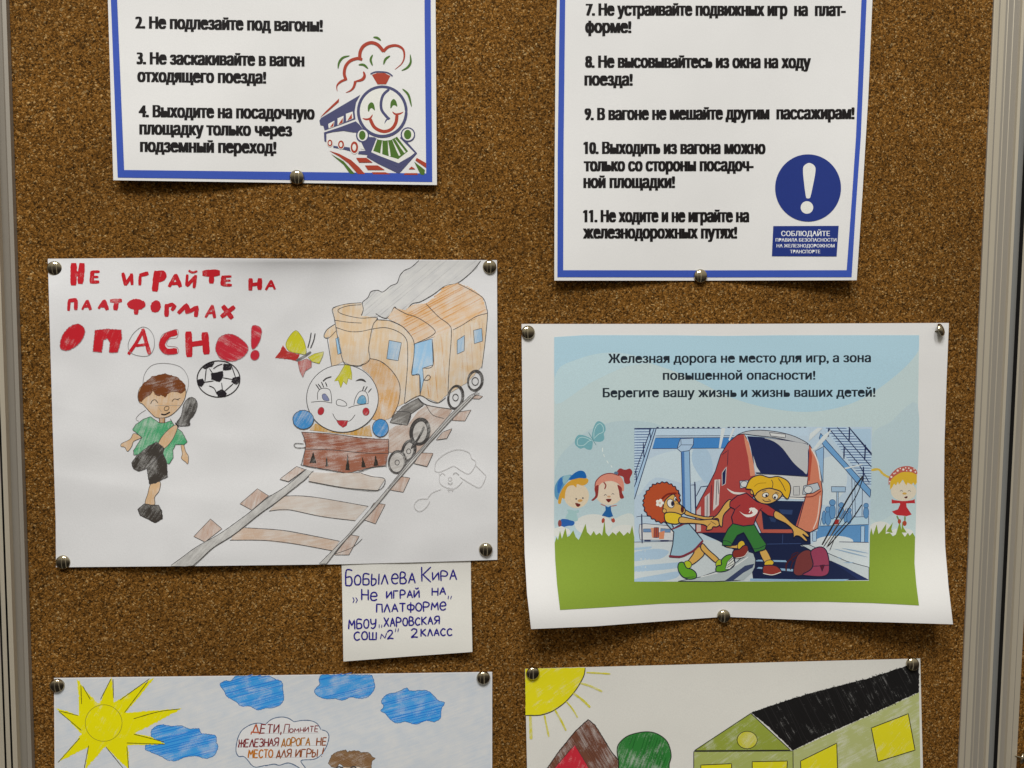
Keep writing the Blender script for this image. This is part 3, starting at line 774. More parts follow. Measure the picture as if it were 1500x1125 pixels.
# the boy
skin = pencil('#d2b08a', 80, 0.9); shirt = pencil('#4aa674', 70, 0.86); dark = pencil('#3f3a36', 55, 0.97); hair = pencil('#74401f', 15, 0.98); grey = pencil('#4b4846', 70, 0.95)
p = S.part('boy_picture')
p.line(Cf, '205,225 215,160 260,105 340,92 430,112 475,165 483,230 460,300', PENL, .7)
p.line(Cf, '222,378 185,402 163,432 180,445', PENL, .7)
p.fill(Cf, '150,520 195,545 150,568 137,600 112,630 95,605 72,600 76,582 128,555', skin, line=PEN, lw=.7)
p.fill(Cf, '438,592 455,592 466,630 483,660 480,706 465,694 440,672 446,645', skin, line=PEN, lw=.7)
p.fill(Cf, '250,418 305,455 340,455 378,442 402,480 445,512 475,572 458,590 405,588 388,622 390,670 365,708 340,700 320,650 230,650 150,652 148,625 200,545 142,498 158,470 205,435', shirt, False, PEN, .8, .3)
p.fill(Cf, '305,422 306,456 338,456 340,424', pencil('#b98a58', 90, .9), False, INK, 1.0)
q = S.part('head', p)
q.fill(Cf, '182,328 175,285 200,230 300,200 430,220 466,250 460,310 420,372 360,418 290,424 250,392 205,342', skin, True, PEN, .8)
q.fill(Cf, '182,325 175,285 205,220 260,175 340,155 420,180 462,225 464,258 440,276 405,266 375,266 355,280 345,300 320,286 300,292 280,282 268,256 250,285 218,302 196,325', hair, False, '#6b4a34', .8, .5)
for s, w in (('253,340 262,322 280,315 297,334', 4), ('383,326 398,310 424,317', 4), ('412,314 434,306', 3.5), ('318,403 340,406 370,391', 9)): q.line(Cf, s, INK, w / 4.1667)
q.line(Cf, '278,352 330,350 440,350', PENL, .5); q.line(Cf, '300,362 320,390', PENL, .5)
q.ell(Cf, 350, 368, 16, 12, None, rot=-35, line=INK, lw=.9)
q = S.part('standing_leg', p)
q.fill(Cf, '255,828 310,815 305,870 277,910 276,955 220,950 235,890', skin, True, PEN, .8)
q.fill(Cf, '225,700 245,830 280,824 356,785 350,690 330,648 240,680', dark, False, PEN, .8, .4)
q.fill(Cf, '173,985 215,948 255,957 300,958 320,990 325,1040 280,1066 240,1045 190,1022', dark, False, INK, .9, .4)
q = S.part('kicking_leg', p)
q.fill(Cf, '300,580 330,530 370,490 405,468 416,490 385,560 345,606 320,612', skin, True, PEN, .8)
q.fill(Cf, '290,572 336,612 328,642 222,738 182,752 146,736 137,700 165,660 240,598', dark, False, PEN, .8, .4)
q.fill(Cf, '412,455 440,410 455,340 490,302 525,310 537,350 520,402 490,440 490,470 430,474', grey, True, PEN, .8, .3)
q.line(Cf, '403,456 424,482', INK, 1.6); q.line(Cf, '318,545 300,585 330,600', PEN, .8); q.line(Cf, '372,430 385,455 372,462', PEN, .7)
q = S.part('football_picture')
q.ell(Cf, 667, 188, 131, 111, None, line=INK, lw=1.5, n=40)
BK = pencil('#221e24', 30, 1.1)
for s in ('622,155 692,140 696,170 672,205 625,190', '573,118 600,92 642,84 628,110 580,126', '698,95 750,100 742,130 695,134', '538,195 570,187 582,210 562,236 540,222', '755,180 792,174 797,200 777,222 746,205', '656,268 690,250 716,275 706,298 665,292'): q.fill(Cf, s, BK, False, '#221e24', .7, .4)
for s in ('592,125 584,200', '612,125 632,156', '690,96 660,108 636,125', '748,112 770,175', '692,180 750,190', '578,208 635,200', '686,212 690,250', '755,218 705,262', '610,230 640,245 657,280'): q.line(Cf, s, INK, 1.3)
# butterfly
p = S.part('butterfly_picture')
p.fill(Ef, '210,118 245,148 275,205 285,285 230,282 165,265 140,220 165,162', pencil('#c8c52a', 70, .9), True, '#7d7a3a', .6)
p.fill(Ef, '120,222 150,265 240,290 220,335 140,322 62,315 98,268', pencil('#b33330', 10, .95), False, None, 1, .4)
p.fill(Ef, '225,342 290,320 325,340 325,380 280,410 262,455 240,410', pencil('#b4524f', 80, .8), False, '#8d7f80', .6)
p.fill(Ef, '300,310 345,285 412,270 405,302 380,356 330,342', pencil('#c9c63a', 30, .85), False, '#7d7a3a', .6)
p.line(Ef, '218,332 265,308 318,272', pencil('#6b6a6d', 20, .9), 3.4)
for s in ('322,135 312,190 298,242', '350,140 340,190 318,244'): p.line(Ef, s, PEN, 1.6)
# smoke
grs = pencil('#c6c7ca', 38, 0.42)
p = S.part('smoke_picture')
SM = '580,385 592,342 588,305 620,275 640,240 680,232 712,240 760,205 798,186 815,145 842,112 885,92 930,50 1308,51 1280,88 1240,130 1170,185 1090,205 1020,255 940,300 890,312 850,355 800,345 782,332 760,372 730,400 690,388 600,396'
p.fill(Df, SM, grs, False, None, 1, .4)
p.hatch(Df, SM, pencil('#a9aaae', 38, .45), -40, 6.0, 1.0, 0, False, .45)
for s in ('580,388 592,345 586,306 620,275 640,238 680,230 712,240 760,203 798,186 815,142 842,110 885,90 932,48', '1308,50 1280,88 1240,130 1168,185 1090,205 1020,255 940,300 890,312 850,355 800,345 782,332 760,372 735,400 700,392 668,372'): p.line(Df, s, PEN, 1.1, wob=.2)
# engine and carriage
tan = pencil('#d8bc97', 86, 0.58); orange = pencil('#dbb283', 24, 0.56); orange2 = pencil('#d3a56c', 78, 0.62); blue = pencil('#98c2e6', 75, 0.76)
p = S.part('engine_drawing')
p.fill(Df, '380,505 430,470 468,665 400,700', tan, False)
p.line(Df, '422,434 372,468 352,506 364,522 390,515 425,478', PEN, .9); p.line(Df, '372,522 400,697', PEN, .9)
p.fill(Df, '655,412 750,417 830,452 885,512 905,556 864,585 850,535 812,486 740,460 650,468', tan, False)
p.fill(Df, '354,508 374,470 424,436 430,470 385,512 362,520', tan, False)
p.fill(Df, '424,525 442,516 460,612 437,622', blue, False, PEN, .7)
p.fill(Df, '660,455 740,455 820,482 858,540 864,600 862,700 845,918 800,940 812,820 780,735 700,662 632,646 628,560', tan, False)
p.fill(Df, '740,400 782,335 850,352 890,318 975,310 1040,260 1090,205 1170,186 1250,215 1320,270 1350,370 1230,425 1140,472 1125,490 1020,515 905,558 885,510 840,455 780,422', orange, False, None, 1, .5)
p.hatch(Df, '890,318 975,310 1090,205 1170,186 1250,215 1310,270 1340,350 1140,450 1020,500 905,540 830,440', pencil('#cf9350', 28, .74), -28, 3.4, 1.5, 1.5, False, .3)
p.fill(Df, '865,580 903,560 900,640 886,745 935,747 937,872 848,918', tan, False)
p.fill(Df, '1020,515 1130,472 1350,370 1340,500 1318,690 1230,790 1100,870 1050,916 940,872 952,790 957,705 1016,686', tan, False, None, 1, .4)
p.hatch(Df, '1030,520 1100,500 1100,860 1045,905 980,870 1000,700', pencil('#cf9c62', 86, .7), 84, 4.4, 1.3, 1, False, .4)
p.hatch(Df, '1130,480 1340,400 1310,660 1180,800', pencil('#cba47a', 88, .6), 86, 4.2, 1.3, 1, False, .35)
p.fill(Df, '630,646 700,668 770,728 815,810 806,920 770,1000 700,1022 640,1005 682,900 670,820 630,742 582,700', orange2, True, None, 1, .4)
p.fill(Df, '905,556 1012,526 1018,685 955,705 960,780 938,872 935,747 888,745 900,640', blue, False, '#51647c', .8)
for s in ('750,535 825,550 805,660 735,648', '1165,535 1210,505 1208,600 1165,620', '1265,475 1315,462 1320,540 1270,556'): p.fill(Df, s, pencil('#96b9d8', 75, .8), False, PEN, .8)
for s in ('660,410 750,415 830,450 885,510 903,560 900,640 888,745 935,747 940,872', '650,465 730,458 810,485 855,530 863,600 860,720 842,918', '630,646 700,664 770,725 815,810 806,920 765,1005', '782,334 850,372 930,400 1018,462 1020,500 905,558',
          '975,312 1050,390 1115,440 1130,495 1116,700 1108,880', '1140,472 1200,440 1280,390 1350,370', '1170,188 1260,235 1325,280 1345,340 1350,385 1335,550 1315,705', '960,782 985,748 1002,760 988,778 962,778', '845,920 935,872 1000,905 1050,916 1095,885', '955,705 1018,686 1012,526'):
    p.line(Df, s, PEN, .9, wob=.2)
q = S.part('chimney', p)
q.fill(Df, '405,345 440,325 500,312 580,306 592,345 578,385 675,398 655,440 630,560 630,652 570,690 510,685 470,665 440,500 425,430', tan, False, None, 1, .3)
for s in ('580,306 500,312 440,325 403,345 415,400 440,540 470,665 510,685 570,690 630,655 625,580 650,445 678,398 580,400 500,386 445,366 443,345 500,325 578,318', '415,412 500,425 582,430', '427,457 500,480 570,482 650,465'): q.line(Df, s, PEN, .9, smooth=True, wob=.2)
# running gear
br = pencil('#b79e90', 35, 0.58); chs = pencil('#777472', 28, 0.8)
q = S.part('chassis', p)
q.fill(Gf, '672,228 720,195 800,190 862,105 915,62 1090,92 1060,140 940,275 850,400 770,350 700,375 670,370', br, False)
q.fill(Df, '790,985 830,940 922,890 960,930 880,985 860,1055 755,1036 782,985', chs, False, PEN, .8)
q.line(Df, '795,968 880,980 860,1055', PEN, .9); q.line(Df, '925,885 980,930 1130,955', PEN, 1.2); q.line(Df, '975,930 1015,990 1085,1012', PEN, .8)
wd = pencil('#454242', 40, 0.92)
for fr, cx, cy, a, b, w, inn in ((Df, 1275, 782, 44, 60, 13, 20), (Df, 1155, 880, 45, 70, 12, 17), (Gf, 878, 236, 58, 82, 22, 0), (Gf, 804, 362, 40, 66, 18, 14), (Gf, 728, 436, 56, 72, 12, 14)):
    r = S.part('wheel', p)
    if fr is Gf: r.ell(fr, cx, cy, a, b, pencil('#a9a4a1', 20, .5), rot=12)
    for g in (-.32, 0.02, .33):
        r.ell(fr, cx + random.uniform(-2, 2), cy + random.uniform(-2, 2), a + g * w, b + g * w, None, rot=12 + random.uniform(-4, 4), line=wd, lw=w / fr.k * .42, n=30)
    r.ell(fr, cx - 2, cy + 3, a * .86, b * .92, None, rot=9, line=PEN, lw=.8, n=30)
    if inn: r.ell(fr, cx, cy + 3, inn, inn * 1.2, None, line=PEN, lw=1.0, n=18)
r.line(Gf, '905,205 870,275 822,345', wd, 3.2)
# cowcatcher
brn = pencil('#9a6450', 8, 0.78)
q = S.part('cowcatcher', p)
q.fill(Gf, '150,225 190,180 300,232 430,236 550,190 562,268 400,255', pencil('#c79a4c', 80, .8), False)
q.fill(Gf, '100,238 300,250 500,275 670,285 670,375 652,462 560,470 400,508 300,490 105,455 120,355 125,330', brn, False, None, 1, .6)
q.hatch(Gf, '110,245 670,290 660,370 120,345', pencil('#8d5240', 8, .78), 6, 3.0, 1.2, 2, False, .3)
for s in ('150,442 175,368 196,442', '255,465 262,390 275,465', '388,490 402,375 416,490', '490,470 500,402 522,470', '573,460 585,390 607,460'): q.fill(Gf, s, pencil('#35302c', 88, .98), False, None, 1, .5)
for s in ('95,238 300,250 500,278 672,286', '118,350 300,356 500,375 672,380', '100,240 122,300 122,350 100,440 110,458 300,492 400,510 480,500 560,470 650,460', '110,315 60,312 48,328 70,342 122,340', '672,286 672,378', '655,395 655,468'): q.line(Gf, s, PEN, .9, wob=.2)
# face
WP = paper_mat('bare_drawing_paper', (0.775, 0.782, 0.81), 0.05, 18.0)
q = S.part('face', p)
q.ell(Df, 465, 890, 219, 206, WP, line=PEN, lw=1.0, n=44)
q.fill(Df, '480,684 512,690 522,740 522,776 500,768 490,806 470,785 455,826 440,780 415,785 445,745', pencil('#c7c42c', 70, .92), False, '#8c8a3a', .7)
q.fill(Ef, '402,578 425,574 452,618 420,620 404,606', pencil('#7f86ad', 40, .95), True, PEN, .6)
q.fill(Ef, '653,640 664,600 690,582 712,600 712,641', pencil('#5f9fc6', 60, .95), True, PEN, .6)
for s in ('368,614 370,560 395,535 440,535 462,560 470,638', '322,632 400,626 470,638', '628,652 640,600 670,556 710,555 730,592 730,640', '588,674 640,656 732,642', '505,620 525,612 565,630 577,655 545,660 506,650 503,622', '477,714 500,755 545,772 600,765 637,722'): q.line(Ef, s, PEN, .9)
for s in ('356,505 380,540', '372,502 394,530', '396,488 412,525', '425,490 436,520', '690,548 702,518', '706,552 724,520', '732,562 754,535'): q.line(Ef, s, INK, 1.5)
q.line(Ef, '408,482 430,462 466,450', PEN, 2.2); q.fill(Ef, '640,482 668,464 700,468 716,490 680,478', PEN)
ck = pencil('#b4303a', 60, .95)
q.ell(Ef, 392, 696, 22, 29, ck, rot=20, line='#7d5a5c', lw=.6); q.ell(Ef, 715, 700, 24, 28, ck, line='#7d5a5c', lw=.6)
q.fill(Ef, '503,763 540,762 586,764 575,800 550,814 520,792', ck, False, '#7d5a5c', .6)
lb_ = pencil('#3f8dce', 60, .88)
for fr, cx, cy, a, b in ((Ef, 265, 757, 75, 68), (Df, 697, 1070, 49, 54)):
    r = S.part('lamp', p); r.ell(fr, cx, cy, a, b, lb_, line=PEN, lw=.9, rough=.3)
# the railway track
rail = pencil('#a9a8a7', 50, 0.5); tie = pencil('#bb9e8f', 75, 0.55); slp = pencil('#cbbdb3', 8, 0.55)
p = S.part('track_drawing')
p.fill(Hf, '865,222 1195,228 1345,265 1300,335 1100,320 870,282', slp, False); p.fill(Hf, '700,370 810,372 950,385 1238,435 1158,525 950,500 760,460 620,462', slp, False); p.fill(Hf, '400,590 465,570 700,588 1060,655 1018,715 800,675 600,652 380,645', pencil('#c9b09d', 8, .6), False)
for s in ('1195,228 1260,248 1345,265 1300,335 1100,320 865,278', '705,372 810,370 950,385 1240,436', '618,466 690,456 760,460 950,500 1160,526', '465,570 700,586 900,622 1060,655', '372,648 600,650 800,675 1020,716'): p.line(Hf, s, PEN, .9, wob=.2)
for s in ('790,185 845,205 740,280 685,265', '545,325 615,370 510,460 435,420', '250,515 322,577 215,660 145,625'): p.fill(Hf, s, tie, False, PEN, .8)
for s in ('1110,110 1215,92 1175,165 1092,162', '1028,238 1090,215 1055,280 985,290', '880,375 965,378 925,465 840,445', '745,530 812,540 768,635 680,620', '575,705 650,715 585,843 505,815', '415,915 478,925 410,1048 315,1048', '1240,-8 1292,2 1270,20 1225,18'): p.fill(Gf, s, tie, False, PEN, .8)
p.line(Gf, '318,1042 430,1000 498,942', PEN, .8)
p.fill(Hf, '0,810 40,775 130,712 320,600 500,470 610,380 720,312 850,205 895,215 800,305 660,412 560,482 400,610 270,692 150,805 90,812', rail, False)
for s in ('2,806 60,765 130,712 200,668 320,600 500,470 610,382 720,312 852,202', '896,212 840,270 800,300 660,412 560,482 400,610 270,692 195,760 140,808', '640,362 615,372'): p.line(Hf, s, PEN, .9, wob=.2)
p.fill(Gf, '1205,0 1060,140 900,330 800,440 640,640 520,780 400,920 300,1020 215,1105 262,1105 340,1002 460,870 580,740 700,592 850,420 940,310 1100,140 1238,0', rail, False)
for s in ('1258,-30 1205,0 1060,140 900,330 800,440 640,640 520,780 400,920 300,1020 215,1105', '1270,-20 1235,0 1100,140 940,310 850,420 700,592 580,740 460,870 340,1002 262,1105', '1215,5 1080,140 920,320 820,432 670,612'): p.line(Gf, s, '#6d6b6d', .95, smooth=False, wob=.25)
# faint unfinished figure
p = S.part('faint_sketch')
for s in ('975,490 985,430 1050,375 1130,350 1200,370 1220,410 1245,430 1235,470 1200,510 1150,490 1100,460 1050,482 1000,500 975,490', '1245,455 1300,510 1312,530 1275,600 1210,575 1140,530', '1005,510 1010,570 1050,600 1110,606 1160,560', '1010,520 1025,506 1045,520', '1095,515 1115,505 1135,520',
          '1062,570 1078,581 1092,568', '1020,612 960,635 930,670', '930,675 870,680 840,715 850,745 880,758 920,730 944,690', '1065,600 1068,630', '1090,600 1092,628', '1058,618 1100,616'): p.line(Gf, s, '#c6c5c7' if '1095' not in s and '1062' not in s else '#9a999b', .75)
p.ell(Gf, 1076, 545, 12, 12, None, line='#c2c1c3', lw=.7)
S.done()

# ================================================================== handwritten name card
If = Frame(480, 810, 6.25)
def lift_d(u, v): return 0.35 + 4.6 * sst(.2, 1, v) + 0.8 * u * v
S = Sheet('name_card', 'small white card with blue ballpoint handwriting tucked under the engine drawing', 'card',
          '500,806 689.5,800 690,860 692,955 600,961.5 503,969 501.5,880', M_CARD, lift_d, '500,806 689.5,800 692,955 503,969', seed=8.0, wrinkle=.2)
p = S.part('handwriting')
PB = '#2b2480'
scrawl(p, If, 'БОБЫЛ', 165, 550, 296, 284, [135, 90, 96, 96, 88], PB, 13.5, .02)
scrawl(p, If, 'еВА', 585, 800, 280, 275, [88, 98, 92], PB, 13.5, .02)
scrawl(p, If, 'К', 862, 945, 262, 262, 132, PB, 13.5); scrawl(p, If, 'ИРА', 960, 1178, 250, 243, [72, 80, 90], PB, 13)
scrawl(p, If, '„', 230, 275, 455, 455, 80, PB, 9)
scrawl(p, If, 'Не', 312, 452, 430, 436, [96, 72], PB, 13.5); scrawl(p, If, 'ИГРАЙ', 540, 838, 416, 405, 66, PB, 13.5); scrawl(p, If, 'НА', 957, 1080, 388, 376, 66, PB, 13.5)
scrawl(p, If, 'ПЛАТФОРМе', 447, 1082, 545, 518, [75, 74, 72, 74, 70, 72, 72, 70, 72], PB, 13.5)
scrawl(p, If, '"', 1095, 1135, 465, 465, 70, PB, 9, .08)
scrawl(p, If, 'МБОУ', 193, 440, 696, 682, 82, PB, 13.5); scrawl(p, If, '"', 470, 508, 735, 735, 80, PB, 8, -.05); scrawl(p, If, 'ХАРОВСКАЯ', 515, 1020, 674, 648, [80, 76, 72, 70, 74, 66, 70, 70, 66], PB, 13.5)
scrawl(p, If, 'СОШ', 242, 445, 798, 788, [76, 74, 66], PB, 13.5); scrawl(p, If, 'N', 482, 540, 787, 785, 56, PB, 9); scrawl(p, If, '2', 547, 600, 785, 783, 76, PB, 13); scrawl(p, If, '"', 612, 650, 770, 770, 78, PB, 8, .08)
scrawl(p, If, '2', 765, 825, 772, 770, 76, PB, 13.5); scrawl(p, If, 'КЛАСС', 855, 1140, 762, 754, [66, 64, 62, 64, 62], PB, 13.5)
S.done()

# ================================================================== lower drawings
Of = Frame(60, 970, 4.41); Qf = Frame(320, 970, 3.571); Uf = Frame(330, 1040, 8.824); Sf = Frame(460, 1040, 9.375); Rf = Frame(750, 950, 4.839); Tf = Frame(1000, 950, 4.054)
def lift_e(u, v): return 0.6 + 0.8 * math.sin(math.pi * u) * sst(0, .35, v) + 2.0 * sst(.05, .5, v)
S = Sheet('child_drawing', 'pencil drawing with a spiky yellow sun, blue clouds and a speech bubble', 'drawing',
          '79,993 400,989 721,984 721,1125 721,1425 86,1430 80,1125', M_DRAW, lift_e, '79,993 721,984 721,1425 86,1430', "children's drawings", wrinkle=.5, seed=12.0)
p = S.part('sky_shading')
p.fill(None, '81,994.5 400,990.5 719,985.5 719,1200 82,1200', pencil('#c3ccd8', 18, 0.36, '#d9dadc'), False)
cb = pencil('#3f9cf0', 16, 0.86)
CL = '#3d6fa6'
for fr, s in ((Qf, '8,118 35,98 65,98 92,72 150,69 255,69 300,90 332,105 337,150 340,200 300,235 245,240 205,250 165,230 120,230 90,205 45,180 30,150'),
              (Qf, '526,90 545,66 640,60 780,58 812,95 816,135 790,175 750,190 690,184 650,200 610,190 560,192 510,170 506,140 530,115'),
              (Qf, '852,205 880,170 940,155 985,134 1002,150 1085,148 1120,170 1150,200 1184,212 1165,245 1162,290 1130,312 1090,305 1030,325 980,310 930,318 895,295 875,270 850,255 865,230'),
              (Of, '710,465 722,430 772,405 850,415 900,410 960,430 1020,430 1037,460 1127,475 1132,520 1144,550 1115,605 1060,622 1000,605 930,615 870,636 820,632 760,600 678,565 685,530 730,520')):
    c = S.part('cloud_drawing'); c.clip = (82, 990.5 if '8,118' in s else 988.6, 718, 1300); c.fill(fr, s, cb, True, CL, .9, .5)
    c.hatch(fr, s, pencil('#1f7cdc', 14, 1.0), -14, 3.2, 1.2, .5, True, .35)
p = S.part('sun_drawing')
YS = pencil('#ecdd04', 62, 1.2); YL = pencil('#e6da1c', 40, .9)
sun = '233,112 300,195 362,262 380,268 420,175 456,100 464,180 470,265 600,180 732,100 640,215 538,330 720,315 905,300 760,380 602,460 700,480 800,527 690,532 560,536 566,610 566,690 490,620 418,545 400,560 350,620 285,690 300,610 308,545 200,600 110,645 190,555 265,465 180,375 95,297 170,320 245,345 246,240'
p.fill(Of, sun, YL, False, None, 1, 1.3)
p.fill(Of, sun, YS, False, None, 1, .6)
p.ell(Of, 405, 393, 119, 118, YS, line='#8d8a2a', lw=.8, n=36)
for s in ('258,150 262,270', '270,155 318,240', '452,108 385,240', '700,108 510,245', '895,302 760,320 600,365', '118,315 240,345', '115,318 260,440', '800,530 555,522', '795,515 600,465', '250,490 110,648', '308,540 280,684', '420,548 530,684', '555,545 566,684', '690,125 540,325', '465,110 468,230'): p.line(Of, s, '#57541c', 1.1, wob=.2)
p = S.part('speech_bubble')
p.fill(Uf, '300,660 240,602 175,600 140,540 145,440 175,330 230,250 330,190 430,170 512,190 600,120 710,92 810,105 890,155 1000,135 1110,140 1190,180 1238,257 1310,280 1340,340 1320,440 1270,540 1210,605 1130,640 980,655 1035,750 1080,850 950,745 820,685 700,715 630,700 520,715 400,740 340,710', WP, False)
BL = '#4a6283'
for s in ('300,660 240,602 175,600 140,540 145,440 175,330 230,250 330,190 430,170 512,190', '520,186 600,120 710,92 810,105 890,155', '890,153 1000,135 1110,140 1190,180 1238,257', '1250,258 1310,280 1340,340 1320,440 1270,540 1210,605 1130,640 980,655 1035,750 1080,850', '300,660 340,712 400,740 520,715', '515,722 630,700 700,715 820,685 950,745 1080,850'): p.line(Uf, s, BL, 1.3, wob=.25)
for s in ('370,305 1215,298', '170,478 690,470', '740,468 1310,456', '300,622 1200,606'): p.line(Uf, s, '#a9abae', .5)
q = S.part('bubble_lettering', p)
OR = '#b4562a'; MR = '#7d2b30'; OC = '#a96f22'; BR = '#8c4a1c'
scrawl(q, Uf, 'Д', 335, 440, 298, 298, 115, OR, 18, .12); scrawl(q, Uf, 'ЕТИ,', 450, 730, 300, 298, 112, MR, 16, .12)
scrawl(q, Uf, 'П', 752, 815, 298, 298, 112, MR, 12, .18); scrawl(q, Uf, 'ОМНИТЕ', 828, 1200, 292, 280, [50, 52, 58, 66, 74, 76], MR, 12, .12)
scrawl(q, Uf, 'ЖЕЛЕЗНАЯ', 170, 680, 480, 464, 98, MR, 16, .1, .2); scrawl(q, Uf, 'ДОРОГА', 725, 1090, 464, 458, 96, OC, 16, .1, .25); scrawl(q, Uf, 'НЕ', 1178, 1305, 458, 454, 98, BR, 16, .1)
scrawl(q, Uf, 'МЕСТО', 298, 610, 618, 612, 100, '#b8701e', 18, .06, .25); scrawl(q, Uf, 'ДЛЯ', 660, 845, 610, 608, 96, BR, 16, .1, .25); scrawl(q, Uf, 'ИГРЫ', 908, 1190, 608, 602, 96, BR, 16, .1, .25); scrawl(q, Uf, '!', 1215, 1285, 604, 604, 112, BR, 18, .2)
p = S.part('child_head_drawing')
p.ell(Sf, 520, 960, 240, 215, pencil('#cfae8e', 60, .5), line=PEN, lw=.9)
hb = pencil('#87694b', 20, .9)
p.fill(Sf, '195,732 240,620 330,568 430,548 455,580 520,563 600,558 640,580 730,578 780,608 790,640 838,665 790,710 785,800 735,830 660,790 560,770 470,785 400,775 350,740 300,800 235,775', hb, False, '#5f5148', .8, .6)
p.hatch(Sf, '240,680 330,590 440,560 640,585 780,620 800,680 760,770 640,760 470,770 380,740', pencil('#7a5636', 20, .9), 30, 2.2, 1.0, 1.5, False, .3)
p.line(Sf, '300,800 345,780 400,800', PEN, 2.2); p.line(Sf, '500,800 545,778 580,800', PEN, 2.2)
S.done()

def lift_f(u, v): return 0.6 + 0.9 * math.sin(math.pi * u) * sst(0, .25, v) + 2.5 * sst(0, .6, v)
S = Sheet('child_drawing', 'pencil drawing with quarter sun, red house and long green house with black roof', 'drawing',
          '769,979.5 1060,972 1348,964.5 1350,1050 1352,1125 1356,1400 778,1412 772,1125', M_CREAM, lift_f, '769,979.5 1348,964.5 1356,1400 778,1412', "children's drawings", wrinkle=.5, seed=21.0)
p = S.part('sun_drawing')
p.fill(Rf, '94,143 300,139 519,135 512,180 480,250 440,310 375,380 290,440 200,470 96,472', pencil('#dfd61c', 35, 1.1), False, None, 1, .3)
p.line(Rf, '519,138 510,190 480,250 440,310 375,382 290,442 200,472 96,474', '#3b3a2c', 1.3)
for s, w in (('530,170 610,174 695,180', 12), ('488,246 560,268 638,305', 14), ('438,318 500,365 552,415', 16), ('386,376 430,430 464,488', 11), ('306,438 345,505 382,580', 14), ('230,475 245,550 261,625', 13), ('130,482 135,640', 20)): p.line(Rf, s, pencil('#cdc63c', 40, .85), w / 4.839, wob=.2)
p = S.part('red_house_drawing')
p.fill(Rf, '205,910 250,848 340,720 450,585 540,503 590,545 650,640 700,725 800,848 850,915', pencil('#6f4636', -60, .94), False, '#2c2624', 1.3, .3)
p.hatch(Rf, '430,640 540,520 620,620 780,850 620,850 450,690', pencil('#5f3b2e', -60, .85), 58, 2.6, 1.0, 0, False, .3)
p.fill(Rf, '255,910 300,848 445,682 545,848 582,910', pencil('#c22a3a', 70, 1.0), False, '#5a3436', .9, .2)
p = S.part('tree_drawing')
p.fill(Rf, '745,715 765,665 830,615 945,590 1030,605 1100,660 1128,750 1115,815 1080,900 790,900 755,790', pencil('#2f7a36', 70, .97), True, '#232b23', 1.3)
p.hatch(Rf, '830,640 940,610 1040,640 1090,750 1060,850 900,860 860,760', pencil('#1f6428', 70, .9), 108, 3.2, 1.3, 0, True, .4)
GR = '#2f3128'
p = S.part('green_house_drawing')
p.fill(Tf, '70,606 405,385 640,603', pencil('#8f9c3e', 34, 1.0), False, GR, 1.2)
p.fill(Tf, '66,612 655,608 657,800 66,800', pencil('#a3ad62', 32, .95), False, GR, 1.2)
p.fill(Tf, '655,608 1000,448 1404,262 1413,800 657,800', pencil('#adb478', 24, .9), False)
p.line(Tf, '655,606 657,790', GR, 1.2)
q = S.part('roof', p)
RK = pencil('#161516', -60, 1.22)
roof = '412,380 620,310 750,270 900,230 1100,180 1330,105 1398,76 1403,256 1200,350 1000,440 800,530 655,602 520,470'
q.fill(Tf, roof, RK, False, '#222122', 1.2, .6)
q.hatch(Tf, roof, '#1c1b1c', 57, 2.3, .9, 2.6, False, .2)
q.hatch(Tf, roof, '#2b2a2b', 64, 6.0, .8, 3.4, False, .4)
for cx, s in ((1, '1120,472 1340,387 1380,603 1160,672'), (2, '700,668 915,562 922,790 705,790'), (3, '108,692 290,684 292,790 108,790'), (4, '413,672 622,668 615,790 413,790')):
    w = S.part('window', p); w.fill(Tf, s, pencil('#d8d022', 50, 1.1), False, GR, 1.25)
w = S.part('window', p); w.ell(Tf, 383, 543, 60, 52, pencil('#c3bf3a', 50, .9), line=GR, lw=1.0)
S.done()

# ================================================================== printed poster: two children and the red train
Jf = Frame(750, 460, 2.2727); Kf = Frame(800, 590, 5.625); Lf = Frame(920, 615, 4.5); Mf = Frame(1080, 615, 4.5); Nf = Frame(1230, 640, 7.03)
def lift_g(u, v):
    s = sst(.5, 1.0, v)
    return 0.6 + 19 * s * s * (1 - sst(.02, .46, u)) + 19 * s * s * sst(.52, 1, u) + 1.5 * math.sin(math.pi * v) * (1 - s)
S = Sheet('safety_poster', 'printed poster of two cartoon children before a red train, blue sky and green grass', 'poster',
          '764,474.5 1080,474.5 1390,473 1386.5,560 1383.5,650 1382.8,720 1384.5,800 1389.5,860 1396,914.5 1300,911.5 1200,909 1060,903.5 950,911.5 870,917.5 778,921.5 772,870 768.5,810 766.5,700 765,580', M_PAPER, lift_g, '764,474 1390,473 1396,914 778,921', seed=31.0)
LN = '#23253c'; NV = '#232c55'; SKIN = '#d2a75a'
p = S.part('sky_print'); p.clip = (811.8, 491, 1346.4, 900)
p.fill(Jf, '140,77 700,73 1356,70 1352,300 1349,500 1343,745 900,745 142,765 140,400', '#bccfd3', False)
p.fill(Jf, '140,77 700,73 1356,70 1354,120 1300,185 1200,262 1100,308 980,326 850,312 730,278 600,215 480,170 360,140 250,160 142,215', '#abccdd')
p.fill(Jf, '150,190 220,150 300,130 380,132 470,160 380,175 260,230 145,300', '#b9d2db')
p.fill(Jf, '142,520 200,430 280,375 380,355 500,372 600,450 660,560 640,740 145,740', '#b3c9d1')
p.fill(Jf, '1195,420 1260,360 1351,300 1346,560 1300,640 1195,680', '#b5cad2')
p.fill(Jf, '300,742 330,690 400,665 410,745', '#c9d2d1')
for fr, cx, cy, a, b in ((Kf, 390, 1005, 155, 88), (Kf, 120, 1065, 80, 40), (Kf, 650, 1075, 120, 70), (Nf, 420, 945, 115, 75), (Nf, 640, 985, 120, 45)): p.ell(fr, cx, cy, a, b, '#d2d5d2')
